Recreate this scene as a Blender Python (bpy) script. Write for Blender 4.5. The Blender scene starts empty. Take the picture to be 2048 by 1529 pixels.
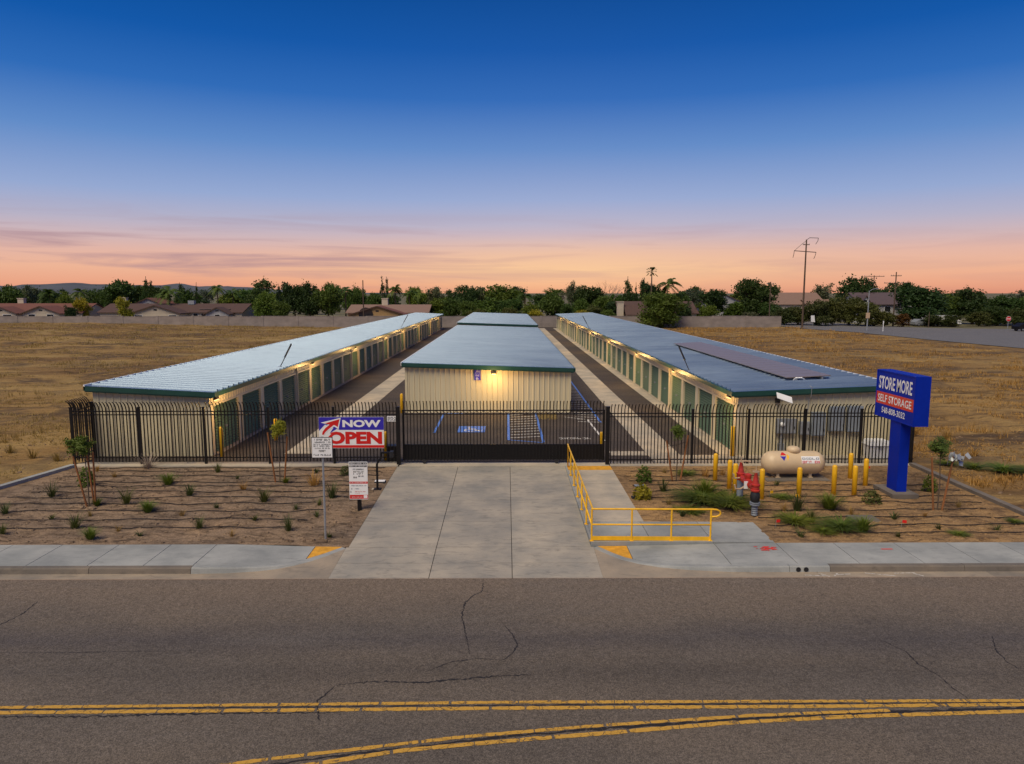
import bpy, math, random
from mathutils import Vector, Matrix, noise
random.seed(7)
PI = math.pi
SC = bpy.context.scene
COL = SC.collection

# ------------------------------------------------------------------ camera, sky, fill light, exposure
cam_d = bpy.data.cameras.new('camera')
cam_d.sensor_fit = 'HORIZONTAL'; cam_d.sensor_width = 36.0
cam_d.lens = 36.0 * 1420.0 / 2048.0
cam_d.clip_start = 0.1; cam_d.clip_end = 12000
cam = bpy.data.objects.new('camera', cam_d); COL.objects.link(cam)
cam.location = (0, 0, 7.0)
cam.rotation_euler = (math.radians(90 - 7.165), 0, -math.radians(0.444))
SC.camera = cam

FILL_EL, FILL_AZ = math.radians(56), math.radians(215)      # added soft fill light from high up, behind and left of the viewer
wd = bpy.data.worlds.new('World'); SC.world = wd; wd.use_nodes = True
nt = wd.node_tree; nt.nodes.clear()
def wn(t, **k):
    n = nt.nodes.new(t)
    for a, b in k.items(): setattr(n, a, b)
    return n
def wl(a, b): nt.links.new(a, b)
def wmath(op, a, b=None, c=None, clamp=False):
    n = wn('ShaderNodeMath', operation=op, use_clamp=clamp)
    for i, q in enumerate((a, b, c)):
        if q is None: continue
        if isinstance(q, (int, float)): n.inputs[i].default_value = q
        else: wl(q, n.inputs[i])
    return n.outputs[0]
def wmix(fac, a, b, mode='MIX'):
    n = wn('ShaderNodeMix', data_type='RGBA', blend_type=mode)
    if isinstance(fac, (int, float)): n.inputs[0].default_value = fac
    else: wl(fac, n.inputs[0])
    for i, q in ((6, a), (7, b)):
        if isinstance(q, tuple): n.inputs[i].default_value = (*q, 1)
        else: wl(q, n.inputs[i])
    return n.outputs[2]
tc = wn('ShaderNodeTexCoord'); sep = wn('ShaderNodeSeparateXYZ'); wl(tc.outputs['Generated'], sep.inputs[0])
X, Yd, Z = sep.outputs
def lin(r, g, b):
    f = lambda c: (c / 255 / 12.92) if c / 255 <= 0.04045 else ((c / 255 + 0.055) / 1.055) ** 2.4
    return (f(r), f(g), f(b))
ramp = wn('ShaderNodeValToRGB'); cr = ramp.color_ramp; cr.interpolation = 'LINEAR'
stops = [(0.0, (226, 150, 122)), (0.010, (238, 166, 134)), (0.032, (242, 184, 154)), (0.053, (230, 184, 170)), (0.0727, (208, 184, 190)), (0.092, (184, 181, 204)),
         (0.125, (152, 172, 214)), (0.19, (98, 142, 204)), (0.25, (46, 109, 188)), (0.307, (14, 89, 172)),
         (0.36, (3, 78, 156)), (0.60, (3, 68, 144)), (1.0, (5, 60, 130))]
wl(wmath('MAXIMUM', Z, 0.0), ramp.inputs[0])
while len(cr.elements) < len(stops): cr.elements.new(0.5)
for e, (p, c) in zip(cr.elements, stops): e.position = p; e.color = (*lin(*c), 1)
# brighter, yellower glow where the sun has set (a little right of the axis)
gl = wn('ShaderNodeVectorMath', operation='DOT_PRODUCT'); wl(tc.outputs['Generated'], gl.inputs[0])
gl.inputs[1].default_value = (math.sin(math.radians(5)), math.cos(math.radians(5)), 0)
g1 = wmath('POWER', wmath('MAXIMUM', gl.outputs['Value'], 0.0), 22.0)
gz = wmath('SUBTRACT', 1.0, wmath('DIVIDE', wmath('ABSOLUTE', wmath('SUBTRACT', Z, 0.030)), 0.05), clamp=True)
glow = wmath('MULTIPLY', g1, gz)
sky_c = wmix(wmath('MULTIPLY', glow, 0.58), ramp.outputs[0], lin(246, 212, 162))
# thin streaks of cloud low over the horizon
mp = wn('ShaderNodeMapping'); wl(tc.outputs['Generated'], mp.inputs[0]); mp.inputs['Scale'].default_value = (1.9, 1.9, 30)
mp.inputs['Rotation'].default_value = (0, math.radians(1.2), 0)
ns = wn('ShaderNodeTexNoise'); wl(mp.outputs[0], ns.inputs['Vector']); ns.inputs['Scale'].default_value = 1.9
ns.inputs['Detail'].default_value = 6; ns.inputs['Roughness'].default_value = 0.55; ns.inputs['Distortion'].default_value = 0.7
mr = wn('ShaderNodeMapRange'); wl(ns.outputs[0], mr.inputs[0]); mr.inputs[1].default_value = 0.46; mr.inputs[2].default_value = 0.66
band = wmath('SUBTRACT', 1.0, wmath('DIVIDE', wmath('ABSOLUTE', wmath('SUBTRACT', Z, 0.048)), 0.065), clamp=True)
left = wn('ShaderNodeMapRange'); wl(X, left.inputs[0]); left.inputs[1].default_value = 0.5; left.inputs[2].default_value = -0.5
left.inputs[3].default_value = 0.25; left.inputs[4].default_value = 1.0
cl = wmath('MULTIPLY', wmath('MULTIPLY', mr.outputs[0], band), left.outputs[0])
sky_c = wmix(wmath('MULTIPLY', cl, 0.85), sky_c, lin(170, 136, 148))
bg1 = wn('ShaderNodeBackground'); wl(sky_c, bg1.inputs[0]); bg1.inputs[1].default_value = 0.95
st = wn('ShaderNodeTexSky', sky_type='NISHITA'); st.sun_disc = False
st.sun_elevation = math.radians(2.0); st.sun_rotation = math.radians(5); st.air_density = 1.0; st.dust_density = 1.0
bg2 = wn('ShaderNodeBackground'); wl(st.outputs[0], bg2.inputs[0]); bg2.inputs[1].default_value = 0.002
ad = wn('ShaderNodeAddShader'); wl(bg1.outputs[0], ad.inputs[0]); wl(bg2.outputs[0], ad.inputs[1])
wo = wn('ShaderNodeOutputWorld'); wl(ad.outputs[0], wo.inputs[0])

sd = bpy.data.lights.new('fill_sun', 'SUN'); sd.energy = 3.3; sd.angle = math.radians(42); sd.color = (1.0, 0.86, 0.63)
fill_sun = bpy.data.objects.new('fill_sun', sd); COL.objects.link(fill_sun)
sdir = Vector((math.sin(FILL_AZ) * math.cos(FILL_EL), math.cos(FILL_AZ) * math.cos(FILL_EL), math.sin(FILL_EL)))
fill_sun.rotation_euler = sdir.to_track_quat('Z', 'Y').to_euler(); fill_sun.location = (-20, -20, 60)
SC.view_settings.view_transform = 'Standard'; SC.view_settings.look = 'None'
SC.view_settings.exposure = 0.0; SC.view_settings.gamma = 1.0
SC.cycles.max_bounces = 6; SC.cycles.diffuse_bounces = 3; SC.cycles.transparent_max_bounces = 16
SC.cycles.use_denoising = True

# ------------------------------------------------------------------ materials
class NG:
    def __init__(s, name):
        s.m = bpy.data.materials.new(name); s.m.use_nodes = True; s.t = s.m.node_tree
        s.b = s.t.nodes['Principled BSDF']; s.tc = s.t.nodes.new('ShaderNodeTexCoord')
        s.co = s.tc.outputs['Object']
    def n(s, t, **k):
        q = s.t.nodes.new(t)
        for a, b in k.items(): setattr(q, a, b)
        return q
    def l(s, a, b): s.t.links.new(a, b)
    def put(s, inp, q):
        if isinstance(q, (int, float)): inp.default_value = q
        elif isinstance(q, tuple): inp.default_value = (*q, 1) if len(q) == 3 and inp.type == 'RGBA' else q
        else: s.l(q, inp)
    def math(s, op, a, b=None, c=None, clamp=False):
        q = s.n('ShaderNodeMath', operation=op, use_clamp=clamp)
        for i, v in enumerate((a, b, c)):
            if v is not None: s.put(q.inputs[i], v)
        return q.outputs[0]
    def noise(s, scale, detail=4, rough=0.55, vec=None, stretch=None, dist=0.0):
        v = vec or s.co
        if stretch:
            mp = s.n('ShaderNodeMapping'); s.l(v, mp.inputs[0]); mp.inputs['Scale'].default_value = stretch; v = mp.outputs[0]
        q = s.n('ShaderNodeTexNoise'); s.l(v, q.inputs['Vector'])
        q.inputs['Scale'].default_value = scale; q.inputs['Detail'].default_value = detail; q.inputs['Roughness'].default_value = rough
        q.inputs['Distortion'].default_value = dist
        return q.outputs[0]
    def rng(s, v, a, b, c=0.0, d=1.0):
        q = s.n('ShaderNodeMapRange'); s.put(q.inputs[0], v)
        for i, k in enumerate((a, b, c, d)): q.inputs[i + 1].default_value = k
        return q.outputs[0]
    def mix(s, f, a, b, mode='MIX'):
        q = s.n('ShaderNodeMix', data_type='RGBA', blend_type=mode); s.put(q.inputs[0], f); s.put(q.inputs[6], a); s.put(q.inputs[7], b)
        return q.outputs[2]
    def bump(s, h, strength=0.3, dist=0.02):
        q = s.n('ShaderNodeBump'); q.inputs['Strength'].default_value = strength; q.inputs['Distance'].default_value = dist
        s.l(h, q.inputs['Height']); s.l(q.outputs[0], s.b.inputs['Normal'])
    def fin(s, col=None, rough=None, metal=None, spec=None):
        if col is not None: s.put(s.b.inputs['Base Color'], col)
        if rough is not None: s.put(s.b.inputs['Roughness'], rough)
        if metal is not None: s.put(s.b.inputs['Metallic'], metal)
        if spec is not None: s.put(s.b.inputs['Specular IOR Level'], spec)
        return s.m
def cm(c, k): return tuple(min(1, x * k) for x in c)
def M(name, c, rough=0.6, metal=0.0, var=0.18, scale=3.0, bump=0.0, bscale=40, spec=0.35, streak=None):
    g = NG(name)
    f = g.rng(g.noise(scale, 5, 0.6, stretch=streak), 0.3, 0.7)
    col = g.mix(f, cm(c, 1 - var), cm(c, 1 + var))
    if bump: g.bump(g.noise(bscale, 3), bump, 0.01)
    return g.fin(col, g.rng(f, 0, 1, rough * 0.9, min(1, rough * 1.1)), metal, spec)
def emit(name, c, s):
    g = NG(name); g.put(g.b.inputs['Emission Color'], c); g.b.inputs['Emission Strength'].default_value = s
    return g.fin(c, 0.4)

def mk_asphalt(name, base, warm, bands=False):
    g = NG(name)
    fine = g.noise(55, 3, 0.7); mid = g.noise(9, 4, 0.6); big = g.noise(0.45, 4, 0.55, stretch=(0.45, 1.2, 1))
    c = g.mix(g.rng(big, 0.35, 0.65), base, warm)
    if bands:
        sp = g.n('ShaderNodeSeparateXYZ'); g.l(g.co, sp.inputs[0])
        wob = g.math('ADD', sp.outputs[1], g.math('MULTIPLY', g.math('SUBTRACT', g.noise(0.35, 3), 0.5), 1.2))
        edge = g.rng(wob, 14.6, 16.4)                                   # pale, little driven strip beside the gutter
        c = g.mix(g.math('MULTIPLY', edge, 0.8), c, (0.195, 0.148, 0.106))
        dark = g.math('SUBTRACT', 1.0, g.math('DIVIDE', g.math('ABSOLUTE', g.math('SUBTRACT', wob, 14.0)), 0.85), clamp=True)
        c = g.mix(g.math('MULTIPLY', dark, 0.6), c, (0.070, 0.062, 0.064))
        d2 = g.math('SUBTRACT', 1.0, g.math('DIVIDE', g.math('ABSOLUTE', g.math('SUBTRACT', wob, 12.7)), 0.7), clamp=True)
        c = g.mix(g.math('MULTIPLY', d2, 0.5), c, (0.066, 0.056, 0.048))
        stain = g.rng(g.noise(1.3, 5, 0.65, dist=0.6), 0.60, 0.74)
        c = g.mix(g.math('MULTIPLY', stain, 0.45), c, (0.045, 0.038, 0.034))
        wear = g.rng(g.noise(0.22, 5, 0.6, stretch=(0.5, 2.2, 1), dist=0.8), 0.50, 0.66)
        c = g.mix(g.math('MULTIPLY', wear, 0.4), c, (0.150, 0.128, 0.106))
        oil = g.rng(g.noise(5.0, 3, 0.5), 0.72, 0.78)
        c = g.mix(g.math('MULTIPLY', oil, 0.5), c, (0.03, 0.027, 0.025))
    c = g.mix(g.rng(fine, 0.38, 0.62), cm_node(g, c, 0.52), cm_node(g, c, 1.45))
    c = g.mix(g.math('MULTIPLY', g.rng(mid, 0.4, 0.7), 0.4), c, cm_node(g, c, 0.62))
    ag = g.noise(24, 2, 0.5)
    c = g.mix(g.rng(ag, 0.35, 0.65), cm_node(g, c, 0.78), cm_node(g, c, 1.2))
    g.bump(g.math('ADD', fine, ag), 0.7, 0.014)
    return g.fin(c, g.rng(mid, 0.3, 0.7, 0.72, 0.92), 0, 0.3)
def cm_node(g, c, k): return g.mix(1.0, c, (k, k, k), 'MULTIPLY')
def mk_concrete(name, base, warm=(1.08, 1.0, 0.9), dirt=0.35):
    g = NG(name)
    big = g.noise(0.7, 5, 0.6); mid = g.noise(3.2, 5, 0.65, stretch=(0.6, 1.6, 1), dist=0.8); fine = g.noise(45, 3, 0.7)
    oi = g.n('ShaderNodeObjectInfo')
    c = g.mix(g.rng(big, 0.34, 0.66), cm(base, 0.72), tuple(a * b * 1.06 for a, b in zip(base, warm)))
    c = g.mix(1.0, c, g.mix(oi.outputs['Random'], (0.90, 0.90, 0.91), (1.06, 1.05, 1.03)), 'MULTIPLY')
    c = g.mix(g.math('MULTIPLY', g.rng(mid, 0.52, 0.75), dirt), c, cm(base, 0.45))
    c = g.mix(g.math('MULTIPLY', g.rng(g.noise(13, 3, 0.6), 0.70, 0.76), 0.6), c, cm(base, 0.3))
    c = g.mix(g.rng(fine, 0.3, 0.7), cm_node(g, c, 0.93), cm_node(g, c, 1.07))
    g.bump(fine, 0.18, 0.006)
    return g.fin(c, 0.85, 0, 0.25)
def mk_soil(name, a, b, c3, sc=1.0):
    g = NG(name)
    big = g.noise(0.35 * sc, 5, 0.6); mid = g.noise(2.6 * sc, 6, 0.72, stretch=(0.5, 1.6, 1), dist=0.9); fine = g.noise(20 * sc, 5, 0.75)
    c = g.mix(g.rng(big, 0.32, 0.68), a, b)
    c = g.mix(g.rng(mid, 0.46, 0.64), c, c3)
    c = g.mix(g.math('MULTIPLY', g.rng(g.noise(0.9 * sc, 5, 0.65, dist=1.2), 0.50, 0.66), 0.55), c, c3)
    c = g.mix(g.rng(fine, 0.3, 0.7), cm_node(g, c, 0.58), cm_node(g, c, 1.38))
    h = g.math('ADD', g.math('MULTIPLY', mid, 1.0), g.math('MULTIPLY', fine, 0.35))
    g.bump(h, 0.8, 0.06)
    return g.fin(c, 0.95, 0, 0.15)
def mk_field():
    g = NG('dry_field_soil')
    big = g.noise(0.045, 5, 0.6, stretch=(1, 1.6, 1)); rows = g.noise(0.42, 6, 0.72, stretch=(0.20, 1.0, 1), dist=1.4)
    mid = g.noise(2.2, 6, 0.7, stretch=(0.4, 1.2, 1)); fine = g.noise(14, 4, 0.7)
    c = g.mix(g.rng(big, 0.38, 0.62), (0.185, 0.108, 0.046), (0.32, 0.20, 0.075))
    c = g.mix(g.math('MULTIPLY', g.rng(rows, 0.48, 0.62), 0.95), c, (0.088, 0.053, 0.029))
    c = g.mix(g.math('MULTIPLY', g.rng(g.noise(0.16, 5, 0.65, dist=1.0), 0.50, 0.60), 0.75), c, (0.088, 0.062, 0.043))
    c = g.mix(g.math('MULTIPLY', g.rng(g.noise(0.075, 5, 0.65, stretch=(0.6, 1.5, 1), dist=0.8), 0.50, 0.62), 0.6), c, (0.40, 0.27, 0.105))
    c = g.mix(g.math('MULTIPLY', g.rng(mid, 0.55, 0.70), 0.7), c, (0.38, 0.255, 0.105))
    c = g.mix(g.rng(fine, 0.3, 0.7), cm_node(g, c, 0.66), cm_node(g, c, 1.3))
    g.bump(g.math('ADD', rows, g.math('MULTIPLY', mid, 0.6)), 0.9, 0.25)
    return g.fin(c, 0.95, 0, 0.1)
def mk_leaf(name, dark, light, trans=0.25, warm=None):
    g = NG(name)
    oi = g.n('ShaderNodeObjectInfo'); geo = g.n('ShaderNodeNewGeometry')
    n = g.noise(0.55, 3, 0.6); f = g.math('ADD', g.math('MULTIPLY', g.rng(n, 0.3, 0.7), 0.6), g.math('MULTIPLY', geo.outputs['Random Per Island'], 0.4))
    c = g.mix(f, dark, light)
    c = g.mix(g.math('MULTIPLY', oi.outputs['Random'], 0.55), c, cm(dark, 0.6))
    c = g.mix(1.0, c, g.mix(g.math('FRACT', g.math('MULTIPLY', oi.outputs['Random'], 7.31)), (0.85, 0.92, 0.95), (1.35, 1.12, 0.8)), 'MULTIPLY')
    if warm: c = g.mix(g.math('MULTIPLY', g.rng(g.noise(1.1, 3), 0.52, 0.7), 0.7), c, warm)
    g.fin(c, 0.6, 0, 0.25)
    tr = g.n('ShaderNodeBsdfTranslucent'); g.l(g.mix(1.0, c, (1.3, 1.4, 0.6), 'MULTIPLY'), tr.inputs[0])
    mx = g.n('ShaderNodeMixShader'); mx.inputs[0].default_value = trans
    g.l(g.b.outputs[0], mx.inputs[1]); g.l(tr.outputs[0], mx.inputs[2]); g.l(mx.outputs[0], g.t.nodes['Material Output'].inputs[0])
    return g.m
def mk_paint(name, c, wear=0.5, sc=6.0, amount=0.85):
    """road paint with cracked, worn patches through which the surface below shows"""
    g = NG(name)
    w = g.noise(sc, 6, 0.72, dist=0.8)
    vor = g.n('ShaderNodeTexVoronoi', feature='DISTANCE_TO_EDGE'); g.l(g.co, vor.inputs[0]); vor.inputs['Scale'].default_value = sc * 0.55
    ck = g.math('LESS_THAN', vor.outputs[0], 0.018)
    hole = g.math('MAXIMUM', g.rng(w, wear, wear + 0.08), g.math('MULTIPLY', ck, g.rng(g.noise(1.2, 3), 0.42, 0.55)))
    f = g.noise(30, 3, 0.7)
    g.fin(g.mix(g.rng(f, 0.3, 0.7), cm(c, 0.8), cm(c, 1.1)), 0.7, 0, 0.3)
    g.l(g.math('SUBTRACT', 1.0, g.math('MULTIPLY', hole, amount)), g.b.inputs['Alpha'])
    return g.m
def mk_roof():
    g = NG('galvanised_roof_panel')
    n = g.noise(0.5, 4, 0.55, stretch=(0.35, 1, 1)); f = g.noise(3, 4, 0.6, stretch=(0.25, 3, 1))
    c = g.mix(g.rng(n, 0.3, 0.7), (0.20, 0.27, 0.36), (0.25, 0.325, 0.415))
    c = g.mix(g.math('MULTIPLY', g.rng(f, 0.5, 0.75), 0.5), c, (0.15, 0.20, 0.27))
    return g.fin(c, g.rng(n, 0.3, 0.7, 0.30, 0.44), 0.55, 0.5)
def mk_tiles(name, a, b):
    g = NG(name)
    w = g.n('ShaderNodeTexWave', wave_type='BANDS', bands_direction='Z'); g.l(g.co, w.inputs[0]); w.inputs['Scale'].default_value = 2.2; w.inputs['Distortion'].default_value = 0.6
    n = g.noise(1.6, 5, 0.65)
    c = g.mix(g.rng(n, 0.3, 0.7), a, b); c = g.mix(g.math('MULTIPLY', w.outputs['Fac'], 0.3), c, cm(a, 0.6))
    g.bump(w.outputs['Fac'], 0.4, 0.05)
    return g.fin(c, 0.85, 0, 0.2)

MT = dict(
 road=mk_asphalt('street_asphalt', (0.120, 0.099, 0.079), (0.150, 0.120, 0.091), True),
 lot=mk_asphalt('lot_asphalt', (0.058, 0.047, 0.040), (0.088, 0.067, 0.052)),
 side=mk_asphalt('side_street_asphalt', (0.145, 0.14, 0.14), (0.17, 0.16, 0.155)),
 conc=mk_concrete('driveway_concrete', (0.36, 0.34, 0.30), dirt=0.8),
 walk=mk_concrete('sidewalk_concrete', (0.335, 0.35, 0.34), (1.03, 1.0, 0.97), dirt=0.45),
 kerb=mk_concrete('kerb_concrete', (0.185, 0.165, 0.143), dirt=0.7),
 pan=mk_concrete('gutter_concrete', (0.31, 0.27, 0.22), dirt=0.6),
 swale=mk_concrete('swale_concrete', (0.45, 0.41, 0.34), dirt=0.4),
 joint=M('joint_dark', (0.06, 0.055, 0.05), 0.95),
 dirtL=mk_soil('bed_soil_pale', (0.225, 0.165, 0.115), (0.32, 0.215, 0.13), (0.095, 0.066, 0.045)),
 dirtR=mk_soil('bed_soil_warm', (0.39, 0.235, 0.10), (0.27, 0.172, 0.088), (0.115, 0.072, 0.042)),
 verge=mk_soil('verge_soil', (0.27, 0.185, 0.115), (0.31, 0.21, 0.125), (0.14, 0.095, 0.06)),
 field=mk_field(),
 ground=M('far_ground', (0.13, 0.115, 0.06), 0.95, var=0.4, scale=0.08),
 wall=M('tan_wall_panel', (0.58, 0.51, 0.34), 0.45, var=0.06, scale=0.8, spec=0.4, streak=(1, 1, 0.2)),
 trim=M('cream_trim', (0.66, 0.58, 0.41), 0.45, var=0.06, scale=1.2),
 door=M('green_door_curtain', (0.115, 0.185, 0.118), 0.62, var=0.16, scale=0.8, spec=0.25),
 fascia=M('dark_green_fascia', (0.012, 0.058, 0.046), 0.35, var=0.15, scale=1.0, spec=0.5),
 roof=mk_roof(),
 black=M('black_fence_coat', (0.010, 0.009, 0.009), 0.5, var=0.25, scale=6, spec=0.25),
 iron=M('dark_iron', (0.03, 0.03, 0.033), 0.5, 0.3, var=0.25, scale=8),
 yel=M('safety_yellow', (0.86, 0.47, 0.012), 0.42, var=0.16, scale=4, spec=0.5, streak=(1, 1, 0.3)),
 tact=M('tactile_yellow', (0.66, 0.32, 0.03), 0.7, var=0.22, scale=7),
 blue=M('sign_blue', (0.002, 0.022, 0.34), 0.55, var=0.12, scale=1.5, spec=0.12),
 bannerblue=M('banner_blue', (0.035, 0.025, 0.38), 0.5, var=0.06),
 red=M('sign_red', (0.62, 0.018, 0.014), 0.4, var=0.06),
 white=M('sign_white', (0.80, 0.80, 0.79), 0.45, var=0.04),
 ink=M('print_black', (0.03, 0.03, 0.03), 0.6),
 grey=M('galvanised_grey', (0.33, 0.35, 0.37), 0.45, 0.4, var=0.15, scale=4),
 cab=M('cabinet_grey', (0.24, 0.27, 0.31), 0.5, 0.1, var=0.1, scale=3),
 tank=M('tank_cream', (0.62, 0.47, 0.29), 0.4, var=0.07, scale=2, spec=0.45),
 vred=M('valve_red', (0.42, 0.03, 0.018), 0.4, var=0.22, scale=9, spec=0.5),
 vtan=M('pipe_tan', (0.48, 0.34, 0.22), 0.6, var=0.2, scale=9),
 wood=M('stake_wood', (0.25, 0.10, 0.035), 0.8, var=0.3, scale=7, streak=(1, 1, 0.15)),
 pole=M('utility_pole_wood', (0.10, 0.068, 0.048), 0.9, var=0.3, scale=3, streak=(1, 1, 0.1)),
 bark=M('bark', (0.11, 0.08, 0.055), 0.95, var=0.3, scale=3),
 hose=M('drip_hose_black', (0.022, 0.018, 0.016), 0.6),
 block=M('block_wall', (0.26, 0.222, 0.20), 0.9, var=0.22, scale=0.55, bump=0.3, bscale=5, streak=(1, 1, 1.6)),
 stuc=M('house_stucco', (0.52, 0.44, 0.34), 0.9, var=0.08), stuc2=M('tan_stucco', (0.40, 0.25, 0.11), 0.9, var=0.1), stuc3=M('grey_siding', (0.36, 0.35, 0.36), 0.8, var=0.1),
 tileR=mk_tiles('clay_roof_tile', (0.20, 0.085, 0.062), (0.16, 0.072, 0.055)), tileB=mk_tiles('brown_roof_shingle', (0.115, 0.068, 0.055), (0.09, 0.058, 0.05)),
 tileP=mk_tiles('pale_roof_tile', (0.27, 0.17, 0.13), (0.23, 0.15, 0.115)), tileG=mk_tiles('grey_roof_shingle', (0.12, 0.085, 0.09), (0.10, 0.075, 0.085)),
 glass=M('dark_glass', (0.02, 0.022, 0.026), 0.12, spec=0.6),
 solar=M('solar_cell_sky_tint', (0.20, 0.16, 0.15), 0.38, 0.0, var=0.12, spec=0.5),  # pinkish sky reflection put into the panels' base colour
 lens=emit('lamp_lens', (1.0, 0.66, 0.28), 2.2),
 leafA=mk_leaf('leaf_mid', (0.037, 0.076, 0.017), (0.128, 0.196, 0.037)), leafB=mk_leaf('leaf_dark', (0.022, 0.051, 0.016), (0.072, 0.120, 0.029)),
 leafC=mk_leaf('leaf_bright', (0.063, 0.112, 0.017), (0.175, 0.238, 0.039)), leafY=mk_leaf('leaf_yellow', (0.17, 0.18, 0.018), (0.42, 0.38, 0.035)),
 leafG=mk_leaf('leaf_grey', (0.072, 0.091, 0.058), (0.156, 0.182, 0.111)), leafR=mk_leaf('leaf_rust', (0.10, 0.055, 0.018), (0.21, 0.11, 0.03)),
 leafD=mk_leaf('leaf_brown_green', (0.045, 0.064, 0.019), (0.120, 0.136, 0.038), warm=(0.085, 0.055, 0.02)),
 grass=mk_leaf('weed_green', (0.06, 0.10, 0.014), (0.25, 0.30, 0.045)), tuft=mk_leaf('tuft_green', (0.045, 0.065, 0.020), (0.15, 0.175, 0.06)),
 straw=mk_leaf('straw', (0.24, 0.145, 0.05), (0.52, 0.36, 0.14)), twig=M('grey_twig', (0.30, 0.24, 0.19), 0.9),
 ypaint=mk_paint('yellow_line_paint', (0.56, 0.31, 0.05), 0.545, 7.0), bpaint=mk_paint('blue_stall_paint', (0.10, 0.22, 0.62), 0.66, 6), wpaint=mk_paint('white_stall_paint', (0.72, 0.68, 0.62), 0.64, 6),
 rpaint=mk_paint('red_spray_paint', (0.70, 0.05, 0.035), 0.56, 14), chalk=mk_paint('white_chalk', (0.62, 0.58, 0.52), 0.5, 12),
 tar=mk_paint('crack_tar', (0.024, 0.021, 0.020), 0.56, 11, 0.9), hill=M('far_hill_haze', (0.085, 0.09, 0.10), 0.95, var=0.25, scale=0.004),  # hill: slight bluish haze put into its base colour
)
# ------------------------------------------------------------------ mesh helpers
class MB:
    def __init__(s): s.v = []; s.f = []
    def add(s, vs, fs):
        o = len(s.v); s.v += [tuple(q) for q in vs]; s.f += [tuple(i + o for i in f) for f in fs]; return s
    def box(s, x0, x1, y0, y1, z0, z1):
        return s.add([(x0, y0, z0), (x1, y0, z0), (x1, y1, z0), (x0, y1, z0), (x0, y0, z1), (x1, y0, z1), (x1, y1, z1), (x0, y1, z1)],
                     [(0, 3, 2, 1), (4, 5, 6, 7), (0, 1, 5, 4), (1, 2, 6, 5), (2, 3, 7, 6), (3, 0, 4, 7)])
    def hexa(s, lo, hi):      # two rings of four points
        return s.add(list(lo) + list(hi), [(0, 3, 2, 1), (4, 5, 6, 7), (0, 1, 5, 4), (1, 2, 6, 5), (2, 3, 7, 6), (3, 0, 4, 7)])
    def poly(s, pts): return s.add(pts, [tuple(range(len(pts)))])
    def prism(s, pts, z0, z1):   # ccw 2-D outline
        n = len(pts)
        return s.add([(x, y, z0) for x, y in pts] + [(x, y, z1) for x, y in pts],
                     [tuple(range(n - 1, -1, -1)), tuple(range(n, 2 * n))] + [(i, (i + 1) % n, n + (i + 1) % n, n + i) for i in range(n)])
    def slab(s, top, th=0.1):    # polygon with its own heights, ccw, given thickness
        n = len(top)
        return s.add([(x, y, z - th) for x, y, z in top] + list(top),
                     [tuple(range(n - 1, -1, -1)), tuple(range(n, 2 * n))] + [(i, (i + 1) % n, n + (i + 1) % n, n + i) for i in range(n)])
    def tube(s, pts, r, n=6, caps=True):
        pts = [Vector(p) for p in pts]; rs = r if isinstance(r, (list, tuple)) else [r] * len(pts)
        ring = []; up = None
        for i, p in enumerate(pts):
            t = (pts[min(i + 1, len(pts) - 1)] - pts[max(i - 1, 0)])
            t = t.normalized() if t.length > 1e-9 else Vector((0, 0, 1))
            if up is None:
                up = Vector((0, 0, 1)) if abs(t.z) < 0.9 else Vector((0, 1, 0))
            u = t.cross(up)
            if u.length < 1e-6: u = t.orthogonal()
            u.normalize(); w = u.cross(t).normalized(); up = w
            ring.append([p + (u * math.cos(a) + w * math.sin(a)) * rs[i] for a in [2 * PI * k / n + PI / n for k in range(n)]])
        vs = [q for rg in ring for q in rg]; fs = []
        for i in range(len(pts) - 1):
            for k in range(n):
                a, b = i * n + k, i * n + (k + 1) % n
                fs.append((a, a + n, b + n, b))
        if caps: fs += [tuple(range(n)), tuple(range((len(pts) - 1) * n + n - 1, (len(pts) - 1) * n - 1, -1))]
        return s.add(vs, fs)
    def lathe(s, prof, n=20, M4=None):   # profile of (r, z) about z, moved by a matrix
        M4 = M4 or Matrix()
        vs = [M4 @ Vector((r * math.cos(2 * PI * k / n), r * math.sin(2 * PI * k / n), z)) for r, z in prof for k in range(n)]
        fs = [(i * n + k, i * n + (k + 1) % n, (i + 1) * n + (k + 1) % n, (i + 1) * n + k) for i in range(len(prof) - 1) for k in range(n)]
        fs += [tuple(range(n - 1, -1, -1)), tuple(range((len(prof) - 1) * n, len(prof) * n))]
        return s.add(vs, fs)
    def mesh(s, name, mat, smooth=False):
        me = bpy.data.meshes.new(name); me.from_pydata(s.v, [], s.f); me.update()
        if mat is not None: me.materials.append(MT[mat] if isinstance(mat, str) else mat)
        if smooth: me.polygons.foreach_set('use_smooth', [True] * len(me.polygons))
        return me
    def build(s, name, mat, parent=None, smooth=False, loc=None):
        return link(name, s.mesh(name, mat, smooth), parent, loc)
def link(name, me, parent=None, loc=None, rot=None, scale=None):
    o = bpy.data.objects.new(name, me); COL.objects.link(o)
    if parent is not None: o.parent = parent
    if loc is not None: o.location = loc
    if rot is not None: o.rotation_euler = rot
    if scale is not None: o.scale = scale
    return o
def tag(o, label=None, cat=None, group=None, kind=None):
    if label: o['label'] = label
    if cat: o['category'] = cat
    if group: o['group'] = group
    if kind: o['kind'] = kind
    return o
def thing(name, label, cat, loc=(0, 0, 0), rz=0, group=None):
    o = bpy.data.objects.new(name, None); COL.objects.link(o); o.location = loc; o.rotation_euler = (0, 0, rz); o.empty_display_size = 0.2
    return tag(o, label, cat, group)
def smooth_by_angle(o, a=40):
    o.data.polygons.foreach_set('use_smooth', [True] * len(o.data.polygons))
    m = o.data; m.set_sharp_from_angle(angle=math.radians(a)); return o
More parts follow.
